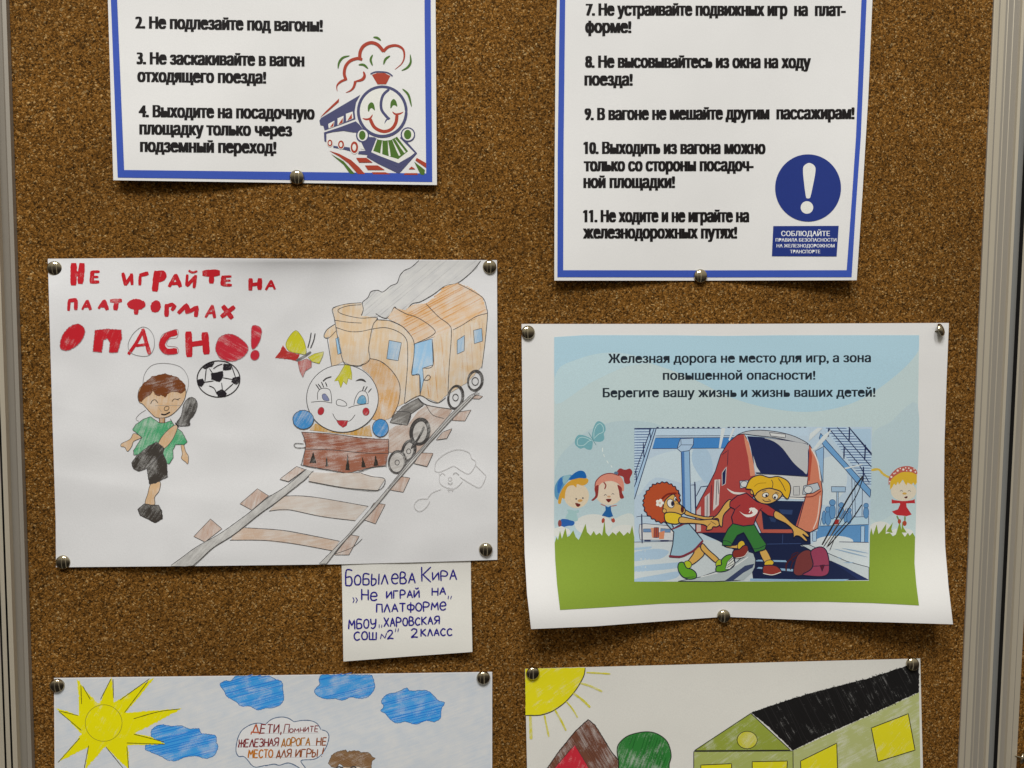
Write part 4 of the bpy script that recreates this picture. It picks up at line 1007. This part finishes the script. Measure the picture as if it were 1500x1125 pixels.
q = S.part('grass_print', p)
q.fill(Jf, '142,762 148,742 153,752 160,722 166,748 178,712 184,742 192,738 204,720 212,742 222,752 232,730 245,698 250,726 262,738 272,722 280,736 292,728 300,738 308,686 312,728 322,740 335,726 345,734 358,722 372,738 385,726 392,732 400,704 407,742 800,745 1190,742 1196,712 1202,736 1214,700 1220,732 1230,722 1246,698 1244,732 1258,728 1268,740 1278,734 1291,690 1298,728 1308,742 1318,728 1324,738 1334,728 1342,742 1340,830 1346,900 1355,970 1280,966 1200,962 1050,958 900,958 705,957 500,964 300,977 160,985 150,900 144,820', '#7f9736', False)
p = S.part('poster_lettering')
for s, x0, x1, y0, y1 in (('Железная дорога не место для игр, а зона', 320, 1195, 163, 160), ('повышенной опасности!', 502, 1010, 219, 218), ('Берегите вашу жизнь и жизнь ваших детей!', 302, 1210, 277, 275)):
    (a, b), (c, d) = Jf([(x0, y0), (x1, y1)])
    print_line(p, s, a, c, b, d, 13.4, '#222c36', 1.3, 0.35)
TE = '#74aab6'
p = S.part('butterfly_picture')
p.fill(Kf, '380,305 384,230 410,165 440,152 480,180 490,222 475,255 480,290 465,315 430,322', TE); p.fill(Kf, '382,312 335,277 270,264 240,300 240,345 280,378 312,370 342,386 375,380', TE)
for s in ('395,300 395,240 415,190 445,172 470,200 468,240 430,260 400,290', '375,312 330,290 285,285 258,310 265,350 310,350 345,320 372,308'): p.line(Kf, s, '#b4d3d6', .9)
p.line(Kf, '350,245 412,350', '#5a8f99', .9)
for s in ('464,372 465,402', '474,425 480,445', '500,478 512,497', '534,516 543,532'): p.line(Kf, s, '#d8e2e0', 1.6)
FACE = '#d8c9b1'
p = S.part('boy_in_cap_picture')
p.fill(Kf, '120,965 160,958 230,978 222,1010 180,1014 130,1022', '#2a5fa8'); p.ell(Kf, 112, 995, 15, 30, '#8a4a48'); p.ell(Kf, 125, 1026, 20, 8, '#dcdcd8')
p.fill(Kf, '170,883 200,880 235,888 268,883 268,905 250,912 262,965 230,975 160,950 182,905', '#9dc0c4')
p.ell(Kf, 250, 765, 104, 104, FACE)
p.fill(Kf, '98,825 110,760 150,685 220,630 300,613 347,632 338,665 300,682 255,670 248,698 222,680 182,690 160,730 152,790 132,786 120,830', '#cf9d3b')
p.fill(Kf, '70,760 75,680 120,614 180,594 212,604 150,680 112,750 96,800', '#5b95bd'); p.fill(Kf, '92,720 96,660 122,615 140,650 128,690 105,745', '#3672bb'); p.fill(Kf, '150,600 200,598 180,635 150,672 135,640', '#8db6c4')
p.fill(Kf, '190,636 220,590 270,560 312,566 331,600 326,622 270,620', '#1c63ad')
p.ell(Kf, 248, 792, 7, 6, LN); p.ell(Kf, 303, 785, 7, 6, LN); p.ell(Kf, 280, 806, 21, 11, '#c99a5c', rot=-8); p.fill(Kf, '240,826 280,835 276,852 255,856', '#6d2a26')
p = S.part('girl_with_headband_picture')
p.ell(Kf, 470, 970, 13, 22, '#a54a3e', rot=15); p.ell(Kf, 552, 968, 15, 20, '#a54a3e', rot=-20)
p.line(Kf, '488,935 478,955', FACE, 1.4); p.line(Kf, '540,935 548,955', FACE, 1.4)
p.line(Kf, '450,835 492,852', '#ad6f66', 1.6); p.line(Kf, '530,854 580,845', '#ad6f66', 1.6)
p.fill(Kf, '488,848 510,860 532,848 536,890 552,935 520,945 458,930 490,885', '#235f9e', False)
p.ell(Kf, 517, 742, 112, 102, '#dacbb8')
p.fill(Kf, '398,722 408,655 458,602 530,583 600,598 637,650 640,722 622,722 600,672 540,645 470,655 432,690 416,732', '#d48d7b')
p.line(Kf, '402,690 412,645 460,598 530,581 600,600', '#7d2f30', 1.3)
p.fill(Kf, '373,802 405,765 400,700 432,680 426,765 410,790 390,806', '#8d3634'); p.fill(Kf, '588,676 622,700 626,740 642,782 610,786 600,730', '#8d3634'); p.line(Kf, '475,655 492,680 482,710', '#8d3634', 1.8)
p.fill(Kf, '580,580 590,556 612,540 650,552 692,543 711,575 690,622 693,660 665,670 645,655 635,612 600,598', '#94383a'); p.ell(Kf, 577, 578, 18, 12, '#5b7590')
p.line(Kf, '477,766 488,755 498,764', LN, .7); p.line(Kf, '540,756 550,748 560,756', LN, .7); p.ell(Kf, 517, 773, 15, 8, '#c99e7c'); p.fill(Kf, '494,794 538,794 520,820 506,816', '#6d2323')
p = S.part('girl_in_red_dress_picture')
p.line(Nf, '330,342 400,335 440,375 475,400 515,418', '#cfb34d', 3.2, wob=.2)
p.ell(Nf, 658, 560, 132, 100, '#d8cfbd')
p.fill(Nf, '518,545 520,450 560,390 640,355 740,360 795,390 795,470 775,500 760,470 740,492 700,470 686,502 650,440 610,492 600,462 580,500 560,482 540,520', '#d4af37', False)
p.fill(Nf, '508,500 505,430 540,370 600,320 680,300 750,310 795,350 792,385 740,365 650,362 580,395 532,440', '#b65f55')
for x, y, r in ((532, 412, 11), (560, 378, 8), (597, 347, 12), (625, 325, 7), (655, 336, 12), (680, 318, 7), (712, 322, 8), (732, 345, 12), (765, 330, 7), (780, 360, 9), (515, 460, 8), (575, 372, 6), (690, 348, 6)): p.ell(Nf, x, y, r, r, '#e0d8d2', n=10)
p.line(Nf, '622,560 635,550 650,562', LN, .6); p.line(Nf, '702,560 716,552 732,562', LN, .6); p.ell(Nf, 668, 583, 22, 12, '#c9a458'); p.fill(Nf, '665,622 695,610 698,625 682,634', '#5a2a26')
for s, c in (('590,815 605,850', '#6f8a4c'), ('672,820 672,865', '#6f8a4c')): p.line(Nf, s, c, 2.4)
p.fill(Nf, '535,640 555,650 640,660 680,660 755,650 772,640 776,685 755,682 685,685 690,722 742,800 715,808 690,816 640,810 590,806 560,790 538,768 600,745 622,695 620,682 535,686', '#b53136', False)
p.ell(Nf, 615, 870, 17, 25, '#a64a35'); p.ell(Nf, 668, 890, 22, 27, '#a64a35')
q = S.part('grass_blades', p)
q.fill(Nf, '478,975 515,925 548,880 532,950 545,990', '#7f9736', False); q.fill(Nf, '632,985 640,920 645,870 655,930 690,985', '#7f9736', False)

# the inset scene
PB1 = '#b7cbdd'; MB = '#6f9ecb'; 
p = S.part('station_picture'); p.clip = (929.2, 625.3, 1277.6, 852)
p.fill(Lf, '40,54 400,53 900,47 1200,46 1610,45 1598,560 1588,1060 900,1068 38,1072 39,500', PB1, False)
p.fill(Lf, '200,230 420,200 560,330 400,420 180,380 60,500 60,330', '#c3d5e0'); p.fill(Lf, '430,200 520,195 560,320 520,420 430,300', '#a9c3da'); 
p.fill(Mf, '540,300 640,240 720,330 700,480 560,560', '#c8d6de'); p.fill(Mf, '690,60 880,60 880,200', '#aac6dd', False)
p.fill(Lf, '39,806 450,790 1150,815 1589,810 1587,1060 900,1066 38,1071', '#c4ced3', False)
for s in ('39,875 180,850 270,868 215,915 120,922 39,930', '39,968 200,950 420,935 330,975 150,995 39,1000', '38,1050 200,1020 330,1000 320,1040 200,1066 38,1068', '45,845 150,835 140,850 45,858'): p.fill(Lf, s, '#a4bed5')
# bridge, stairs and pillar
q = S.part('footbridge', p)
q.fill(Lf, '185,58 1190,52 1190,105 180,106', '#b9cfe2', False); q.fill(Lf, '180,118 760,116 750,186 160,190', '#4584c6', False)
for s in ('180,106 700,104', '182,119 700,116', '160,190 690,186', '42,57 620,56'): q.line(Lf, s, NV, .8, smooth=False)
for i in range(30):
    x = 195 + i * 33.5
    if x < 1180 and not 610 < x < 660: q.ell(Lf, x, 51 - i * .12, 9, 5, NV, n=8)
q.fill(Lf, '345,124 432,121 430,165 405,202 350,212 324,190 335,150', '#a9c3de', False, NV, .9); q.line(Lf, '324,190 350,165 428,165', NV, .7, smooth=False); q.line(Lf, '350,165 348,125', NV, .7)
q.fill(Lf, '350,210 405,203 415,620 362,620', '#8fb4d8', False, NV, .9); q.fill(Lf, '352,210 370,208 378,620 364,620', '#4f7cb8', False)
q.line(Lf, '338,480 340,600', NV, 1.6); q.line(Lf, '440,410 446,600', NV, 2.0); q.line(Lf, '415,430 446,428', NV, .9); q.line(Lf, '450,503 480,442 540,434', NV, 1.3, smooth=False); q.line(Lf, '450,580 530,490', NV, .8)
q = S.part('station_stairs', p)
q.fill(Lf, '42,60 165,58 45,400', '#b9d0e6', False)
for i in range(20):
    y = 62 + i * 17.5
    q.line(Lf, [(42, y), (max(48, 168 - (y - 58) * .345), y - 1)], '#35538a', 1.1, smooth=False)
q.fill(Lf, '152,56 186,56 42,522 42,420', '#a6c4e0', False)
for s in ('152,56 42,360', '186,56 42,522', '170,60 42,440', '42,57 185,56'): q.line(Lf, s, NV, 1.2, smooth=False)
for s in ('140,60 150,130', '100,150 105,250', '52,330 55,410'): q.line(Lf, s, NV, 1.4, smooth=False)
q = S.part('station_stairs', p)
q.fill(Mf, '515,205 570,175 565,420 545,330', '#8fb4d8', False, NV, .8); q.fill(Mf, '755,375 825,450 822,640 760,640', '#b3cbe0', False, NV, .8); q.line(Mf, '775,395 778,640', NV, .8)
q.fill(Mf, '560,50 720,48 884,235 882,440', '#b6cee4', False)
for i in range(22):
    y = 55 + i * 17.5
    a, b = 585 + (y - 55) * .70, 660 + (y - 55) * 1.0
    q.line(Mf, [(a, y), (min(883, b + 60), y + 1)], '#35538a', 1.1, smooth=False)
q.fill(Mf, '550,88 590,140 700,265 880,462 876,512 800,430 700,312 570,172 540,120', '#6d9fcf', False, NV, .9)
for s in ('602,55 700,170 800,290 870,415', '660,50 884,310', '735,48 886,222', '745,60 886,232'): q.line(Mf, s, NV, 1.3, smooth=False)
for s in ('740,50 738,136', '845,165 840,265', '602,60 600,110', '705,175 703,255', '832,310 830,400'): q.line(Mf, s, NV, 2.0, smooth=False)
q = S.part('platform', p)
q.fill(Mf, '540,698 866,692 864,808 500,803', '#5c8fc2', False); q.ell(Mf, 640, 800, 125, 36, '#cdd6da'); q.fill(Mf, '500,803 866,806 866,860 640,850 500,830', '#c9d2d6', False)
q.fill(Mf, '556,646 866,638 866,690 545,700', '#b0cbdc', False, NV, .8)
for s in ('815,700 840,700 838,806 814,806', '497,735 522,733 522,800 496,800'): q.fill(Mf, s, '#a6c4de', False, NV, .7)
q.line(Mf, '672,804 866,808', NV, 1.0)
SIL = '#6191c0'
for x, y, r, w, h in ((572, 590, 0, 14, 50), (598, 590, 18, 20, 52), (627, 545, 20, 20, 55), (686, 562, 17, 18, 46), (714, 590, 0, 12, 45), (738, 595, 14, 16, 45), (849, 565, 16, 18, 42)):
    q.ell(Mf, x, y + h + 5, w, h * .9, SIL, line='#2f5586', lw=.7)
    if r: q.ell(Mf, x, y, r, r, SIL, line='#2f5586', lw=.7)
q.fill(Mf, '620,440 714,441 712,475 622,475', '#9fbcd6', False, NV, .8); q.fill(Mf, '655,476 667,476 664,640 654,640', '#9fbcd6', False, NV, .6)
q = S.part('distant_train', p)
q.fill(Lf, '75,690 110,684 300,700 300,795 80,792 72,740', '#cdd0d3', False, NV, .8)
q.fill(Lf, '95,712 300,718 300,744 92,742', '#dcdcdc', False); q.fill(Lf, '100,718 158,718 158,740 100,740', '#6e8fb8', False, NV, .6); q.fill(Lf, '215,716 280,720 280,742 214,740', '#6e8fb8', False, NV, .6)
q.fill(Lf, '150,712 172,712 172,780 158,775', '#d79573', False); q.fill(Lf, '172,710 202,710 202,776 170,776', '#a4503a', False, NV, .8); q.line(Lf, '187,712 186,775', NV, .6); q.fill(Lf, '204,742 242,730 236,785 204,786', '#d28a68', False)
for s in ('105,790 150,790 148,800 108,800', '212,792 268,792 266,802 214,802'): q.fill(Lf, s, NV, False)
q.line(Lf, '39,806 300,800', NV, .9); q.line(Lf, '90,622 93,812', NV, 1.8); q.line(Lf, '55,640 92,634 145,637', NV, .8)
# red train
q = S.part('red_train_picture', p)
DK = '#1d2647'
q.fill(Mf, '-265,735 -160,720 150,745 482,742 484,820 415,828 640,925 868,1056 500,1060 105,1058 90,950 0,870 -120,800', DK, False)
q.fill(Mf, '40,90 0,100 -60,150 -110,230 -145,340 -190,430 -240,520 -275,590 -275,745 -75,745 40,640 118,480 122,400 104,300 76,200 60,120', '#a84644', False, LN, 1.2)
q.fill(Mf, '-150,395 -112,392 -122,560 -160,600', '#ccc6c6', False); q.fill(Mf, '-215,510 -182,480 -182,630 -215,660', '#c4bfc0', False); q.fill(Mf, '-268,600 -240,570 -240,735 -268,740', '#c9b7b4', False)
q.fill(Mf, '-100,350 -72,310 -78,420 -100,435', NV, False, '#c9c9cc', .9); 
for s in ('-135,400 -140,560', '-170,430 -175,620', '-198,500 -200,700', '-100,230 -60,200 -65,300', '-128,390 -122,490'): q.line(Mf, s, LN, .9, smooth=False)
q.fill(Mf, '-70,450 -20,475 60,480 50,490 -25,488', '#d9d4d2')
q.fill(Mf, '42,92 76,150 106,280 118,366 86,372 72,250 50,150', '#d08a70', False)
q.fill(Mf, '15,402 72,398 76,442 20,452', '#aebac6', False, LN, .9); q.ell(Mf, 46, 424, 24, 20, '#ccd0d2', line=LN, lw=.7)
q.fill(Mf, '0,100 60,76 150,68 270,80 380,110 470,160 400,150 250,118 110,102 42,93', '#b5bac0', True, LN, 1.0); q.fill(Mf, '212,84 318,95 317,118 222,106', '#d0d3d5', False, LN, .8)
q.fill(Mf, '475,162 510,220 542,310 562,470 556,560 531,715 480,742 392,720 440,545 452,500 466,380 478,280', '#cc7f66', False, LN, 1.2)
q.fill(Mf, '474,166 494,235 478,400 452,408 466,300', '#b1503f', False); q.line(Mf, '490,190 530,275 549,400', '#e0d8d4', 2.0); q.line(Mf, '546,500 530,640 500,720', '#dfc9bf', 1.6)
q.fill(Mf, '66,108 160,113 300,130 464,158 474,220 466,372 300,362 125,352 104,270 88,180', NV, False)
q.fill(Mf, '178,119 300,135 458,161 466,205 461,350 430,335 370,282 300,190 240,142', '#babdc1'); q.fill(Mf, '104,235 128,310 152,346 118,346', '#c9ccd0', False)
q.fill(Mf, '122,356 300,364 466,376 450,512 148,502', '#c9caca', False, LN, .8); q.fill(Mf, '370,440 410,438 410,496 370,496', '#bfc1c2', False, LN, .7)
q.fill(Mf, '438,436 530,414 546,455 500,482 430,492', '#b6c0ca', False, LN, 1.0); q.ell(Mf, 468, 461, 27, 24, '#d0d3d5', line=LN, lw=.8); q.line(Mf, '440,508 500,503 552,468', '#8e3c31', 1.4)
q.line(Mf, '290,512 440,520', '#e2e2e0', 2.0)
q.fill(Mf, '115,650 148,540 440,540 392,725 480,742 340,748 160,746', '#b25a4e', False, LN, .9)
q.fill(Mf, '152,532 438,536 378,722 172,722', '#1e2848', False); q.fill(Mf, '275,590 366,594 360,625 290,620', '#31446e', False); q.fill(Mf, '210,640 262,640 250,675 222,670', '#2c3e66', False)
q.line(Mf, '300,755 298,815', '#3c4f7d', .8); q.line(Mf, '150,820 420,815', '#3c4f7d', .9)
q = S.part('track_picture', p)
q.fill(Mf, '420,824 470,822 600,880 720,932 868,972 868,1056 740,990 600,925', '#b9c3c8', False, LN, .9)
q.fill(Mf, '610,925 700,985 800,1055 868,1055 720,975', '#232f58', False)
for s in ('700,942 770,940', '640,850 860,905', '690,845 866,880', '660,905 690,915'): q.line(Mf, s, '#8aa5c0', 1.6, taper='both')
for s in ('110,932 330,938 318,926 140,922', '128,980 400,1002 380,985 140,970', '85,1046 420,1052 740,1050 700,1062 85,1062', '330,985 375,985 365,995'): q.fill(Mf, s, '#8db0cf', False)
q.fill(Lf, '330,1064 480,1035 620,985 720,935 790,868 826,880 840,920 836,970 800,1020 740,1058 560,1066', '#aeb9bd', False, LN, 1.0)
q.fill(Lf, '640,1060 770,962 832,948 820,975 760,1008 690,1062', '#3a4566', False); q.fill(Lf, '720,1058 800,985 836,968 815,1010 760,1058', '#a9b5ba', False); q.line(Lf, '480,1036 660,985 790,905', '#d5dadb', 1.6)
for s in ('478,92 530,52 562,56 470,142', '622,62 560,110 488,205 520,195 590,120', '832,288 705,316 712,326 820,298', '-105,55 -78,55 -110,188 -122,186', '-30,55 -14,55 -50,140 -58,132'): S.part('light_ray', p).fill(Mf, s, '#cfd8dc', False)

def cartoon(part, fr, s, c, smooth=True, lw=1.5): part.fill(fr, s, c, smooth, LN, lw)
q = S.part('backpack_picture', p)
for s, w in (('560,822 650,660 740,500 826,372', 2.2), ('570,835 700,640 790,490 828,380', 1.3), ('600,832 690,730 760,650 820,560', 1.6), ('590,840 640,760 720,670', 1.3), ('610,860 650,760', 1.0)): q.line(Mf, s, '#2e2b2d', w)
q.line(Mf, '590,810 720,580', '#7d6b4a', .8); q.fill(Mf, '645,660 670,655 668,685 640,690', '#97302f', False)
q.line(Mf, '322,995 330,940 400,885 430,872', '#4a2026', 2.4); q.line(Mf, '350,990 370,930 430,890', '#4a2026', 1.4); q.line(Mf, '362,935 362,890 400,872', '#4a2026', 1.4)
cartoon(q, Mf, '372,1010 378,950 400,890 450,858 490,872 502,950 470,1002 410,1028', '#74393a'); cartoon(q, Mf, '485,868 540,838 580,852 600,900 607,960 600,1012 560,1032 490,1030 430,1020 480,990 500,950', '#93405a')
q.line(Mf, '500,965 560,962 604,958', LN, 1.0); q.fill(Mf, '545,960 575,955 560,1000', '#5a1f30', False, LN, .8)
q = S.part('girl_picture', p)
cartoon(q, Lf, '372,592 430,620 520,640 560,636 560,655 500,657 420,637 375,622', SKIN)
cartoon(q, Lf, '480,838 502,880 480,912 420,956 392,940 432,880 440,850', SKIN); cartoon(q, Lf, '492,815 535,860 598,918 580,942 528,900 480,850', SKIN)
q.ell(Lf, 392, 955, 27, 26, '#aebd2f', line=LN, lw=1.0); q.ell(Lf, 598, 945, 18, 26, '#aebd2f', rot=30, line=LN, lw=1.0)
cartoon(q, Lf, '330,985 335,945 365,940 385,975 420,985 448,1010 447,1042 400,1050 355,1030', '#5f9e2c'); cartoon(q, Lf, '582,1000 584,965 615,955 615,925 650,893 690,893 704,950 670,985 630,1000', '#5f9e2c')
q.fill(Lf, '640,985 655,935 692,898 705,950 670,985', '#d3d7d4', False, LN, .9)
for s in ('655,960 700,925', '650,975 704,945', '665,935 695,908', '372,1040 440,1035'): q.line(Lf, s, '#39433a', .9)
q.fill(Lf, '105,560 108,520 122,480 150,450 165,432 200,422 240,415 280,428 310,450 330,480 338,520 330,570 290,620 262,665 240,672 210,672 175,655 140,630 118,605', '#b4502f', True, LN, 1.5, curls=1.9)
cartoon(q, Lf, '232,600 238,545 262,512 300,490 318,520 338,552 372,580 376,608 350,626 310,645 262,632', SKIN)
q.line(Lf, '222,522 262,490 318,484', '#7b2a20', 2.6)
q.ell(Lf, 240, 600, 13, 14, SKIN, line=LN, lw=.9)
q.ell(Lf, 281, 551, 23, 30, '#e4e2dc', rot=-20, line=LN, lw=1.0); q.ell(Lf, 293, 552, 10, 17, LN); q.ell(Lf, 311, 521, 9, 15, '#e4e2dc', line=LN, lw=.8); q.ell(Lf, 314, 524, 4, 9, LN)
q.ell(Lf, 358, 591, 9, 20, '#5c2320', line=LN, lw=.8); q.line(Lf, '320,552 345,560 352,575', LN, .8)
for i in range(5): q.ell(Lf, 209 + 17 * math.cos(i * 1.257), 548 + 17 * math.sin(i * 1.257), 11, 11, '#e6e4de', n=12)
q.ell(Lf, 209, 548, 8, 8, '#d9b9a2', n=10)
cartoon(q, Lf, '250,682 285,680 300,715 345,690 400,685 440,730 492,795 440,858 390,885 340,908 275,905 295,820 302,740', '#98b9cc', False)
q.line(Lf, '272,898 345,902 400,880 440,855 492,798', '#7b3442', 3.2); q.line(Lf, '290,720 330,705 372,685', '#7b3442', 2.2)
cartoon(q, Lf, '240,625 262,610 310,612 352,632 335,682 280,684 247,668', '#dcbd35')
cartoon(q, Lf, '345,640 420,652 480,660 540,655 590,662 603,690 585,705 560,705 550,722 515,726 520,705 495,690 420,682 340,680', SKIN)
q.line(Lf, '545,668 580,690', LN, .8); q.line(Lf, '520,705 545,680', LN, .8)
q = S.part('boy_picture', p)
cartoon(q, Mf, '-45,525 -40,570 -90,628 -100,702 -118,690 -128,650 -170,655 -130,622 -80,550', SKIN)
cartoon(q, Mf, '-85,828 -10,826 20,798 45,820 20,848 -60,842', SKIN); cartoon(q, Mf, '145,865 185,848 226,930 186,948', SKIN)
q.ell(Mf, 26, 828, 24, 32, '#d6b438', rot=15, line=LN, lw=1.0); q.ell(Mf, 209, 945, 32, 21, '#d6b438', rot=-15, line=LN, lw=1.0)
cartoon(q, Mf, '170,1008 172,965 200,958 232,958 265,968 291,1000 262,1018 200,1020', '#923b33'); cartoon(q, Mf, '-32,882 -20,858 15,852 40,830 66,830 72,862 42,905 0,912 -25,905', '#86362f'); q.line(Mf, '170,1012 230,1022 288,1004', '#d8d4cf', 1.2); q.line(Mf, '-10,912 45,900 72,865', '#d8d4cf', 1.1)
cartoon(q, Mf, '-28,682 40,695 112,688 150,758 192,820 182,855 115,874 88,820 42,742 0,762 -42,832 -98,826 -96,788 -62,720', '#3a7a3c', False)
q.line(Mf, '85,845 130,850 190,825', LN, .8); q.line(Mf, '-92,795 -60,800 -38,815', LN, .8)
cartoon(q, Mf, '-48,540 0,500 60,482 130,540 200,560 262,602 250,642 200,630 150,592 122,652 108,692 40,700 -28,684 -38,640 -15,590 -50,572', '#a53b3d', False)
q.line(Mf, '-15,590 20,560', LN, .9); q.line(Mf, '150,592 165,580', LN, .9); q.fill(Mf, '12,600 45,622 90,622 105,605 78,590 95,578 135,598 112,632 60,640', '#e6e2df'); q.line(Mf, '78,612 100,584 118,588 98,606 132,602', '#e6e2df', 1.5)
cartoon(q, Mf, '250,600 300,625 370,690 440,730 472,762 462,772 430,752 462,792 448,798 412,768 384,765 372,778 364,725 318,682 246,645', SKIN)
cartoon(q, Mf, '100,470 112,440 200,450 280,460 297,490 272,522 222,550 170,552 130,532 105,492', SKIN)
q.ell(Mf, 100, 475, 14, 16, SKIN, line=LN, lw=.8)
q.ell(Mf, 186, 495, 21, 15, '#e6e4dc', rot=-15, line=LN, lw=.9); q.ell(Mf, 251, 506, 18, 19, '#e6e4dc', line=LN, lw=.9); q.ell(Mf, 192, 499, 8, 9, LN, n=10); q.ell(Mf, 248, 512, 8, 9, LN, n=10)
q.line(Mf, '168,525 185,538 222,535', LN, 1.1); q.line(Mf, '205,522 218,530', LN, .9); q.line(Mf, '165,470 190,466', LN, 1.1); q.line(Mf, '250,478 272,484', LN, 1.1)
cartoon(q, Mf, '58,448 88,388 150,364 210,380 270,374 330,402 352,450 336,518 310,506 285,472 240,456 210,450 160,462 130,482 114,502 96,462 66,456', '#dcb02c')
q.line(Mf, '225,395 235,420 230,450', LN, .9); q.line(Mf, '270,385 300,430 318,470', LN, .9); q.line(Mf, '110,440 140,420 190,415', '#a67f1e', .9)
S.done()

# ================================================================== thumbtacks
def tack_mesh():
    bm = bmesh.new()
    prof = [(0, .0026)] + [(.0046 * math.sin(t), .0006 + .0020 * math.cos(t)) for t in (math.pi / 2 * i / 9 for i in range(1, 10))] + [(.00475, .0003), (.0046, .0000), (.0042, -.0001), (.0008, .0001), (.00055, -.0009), (.00055, -.0060), (.00001, -.0085)]
    N = 36; rings = []
    for r, d in prof:
        rings.append([bm.verts.new((r * math.cos(2 * math.pi * i / N), -d, r * math.sin(2 * math.pi * i / N))) for i in range(N)] if r > 1e-4 else [bm.verts.new((0, -d, 0))])
    for a, b in zip(rings, rings[1:]):
        for i in range(N):
            j = (i + 1) % N
            if len(a) == 1: bm.faces.new((a[0], b[j], b[i]))
            elif len(b) == 1: bm.faces.new((a[i], a[j], b[0]))
            else: bm.faces.new((a[i], a[j], b[j], b[i]))
    bmesh.ops.recalc_face_normals(bm, faces=bm.faces)
    me = bpy.data.meshes.new('thumbtack'); bm.to_mesh(me); bm.free()
    for f in me.polygons: f.use_smooth = True
    me.materials.append(M_NICKEL)
    return me
tm = tack_mesh()
first = None
def tack(px, py, label, lift=0.0009, tilt=(0, 0), s=1.0):
    global first
    if first is None:
        o = bpy.data.objects.new('thumbtack', tm); first = o
    else: o = first.copy()
    o.location = P(px, py, lift)
    o.rotation_euler = (math.radians(tilt[0]), math.radians(random.uniform(0, 360)) if tilt == (0, 0) else 0, math.radians(tilt[1]))
    o.scale = (s, s, s)
    o['label'] = label; o['category'] = 'thumbtack'; o['group'] = 'thumbtacks pinning the sheets'
    COL.objects.link(o)
tack(435, 260, 'shiny nickel thumbtack at the bottom edge of the smiling engine rules poster', .0012, (4, 1))
tack(1026, 404.5, 'shiny nickel thumbtack at the bottom edge of the exclamation mark rules poster', .0012, (-4, -3))
tack(80.5, 393.5, 'thumbtack in the top left corner of the football and engine drawing', .0012, (6, 8))
tack(717, 391, 'thumbtack in the top right corner of the football and engine drawing', .0013, (2, -2))
tack(93, 823.5, 'thumbtack in the bottom left corner of the football and engine drawing', .0013, (0.5, 4))
tack(711.5, 805, 'thumbtack in the bottom right corner of the football and engine drawing', .0014, (1, -3))
tack(773.5, 487, 'thumbtack in the top left corner of the red train poster', .0014, (-4, 6))
tack(1377, 483.5, 'tilted thumbtack in the top right corner of the red train poster', .0030, (-18, 42))
tack(1060, 902.5, 'thumbtack at the middle of the bottom edge of the red train poster', .0016, (-5, -6))
tack(84, 1004, 'thumbtack in the top left corner of the spiky sun drawing', .0014, (3, 7))
tack(708, 992.5, 'thumbtack in the top right corner of the spiky sun drawing', .0014, (-2, 2))
tack(780.5, 986, 'thumbtack pinned through the quarter sun at the corner of the house drawing', .0014, (2, 3))
tack(1336.5, 972.5, 'brownish reflecting thumbtack in the top right corner of the house drawing', .0016, (-8, -8))
tack(1496, 1110, 'edge-on thumbtack at the right edge of the photo on the neighbouring cork board', .0036, (6, 50))
_o = bpy.data.objects.get('glyphs')
bpy.data.objects.remove(_o); bpy.data.curves.remove(_fc)
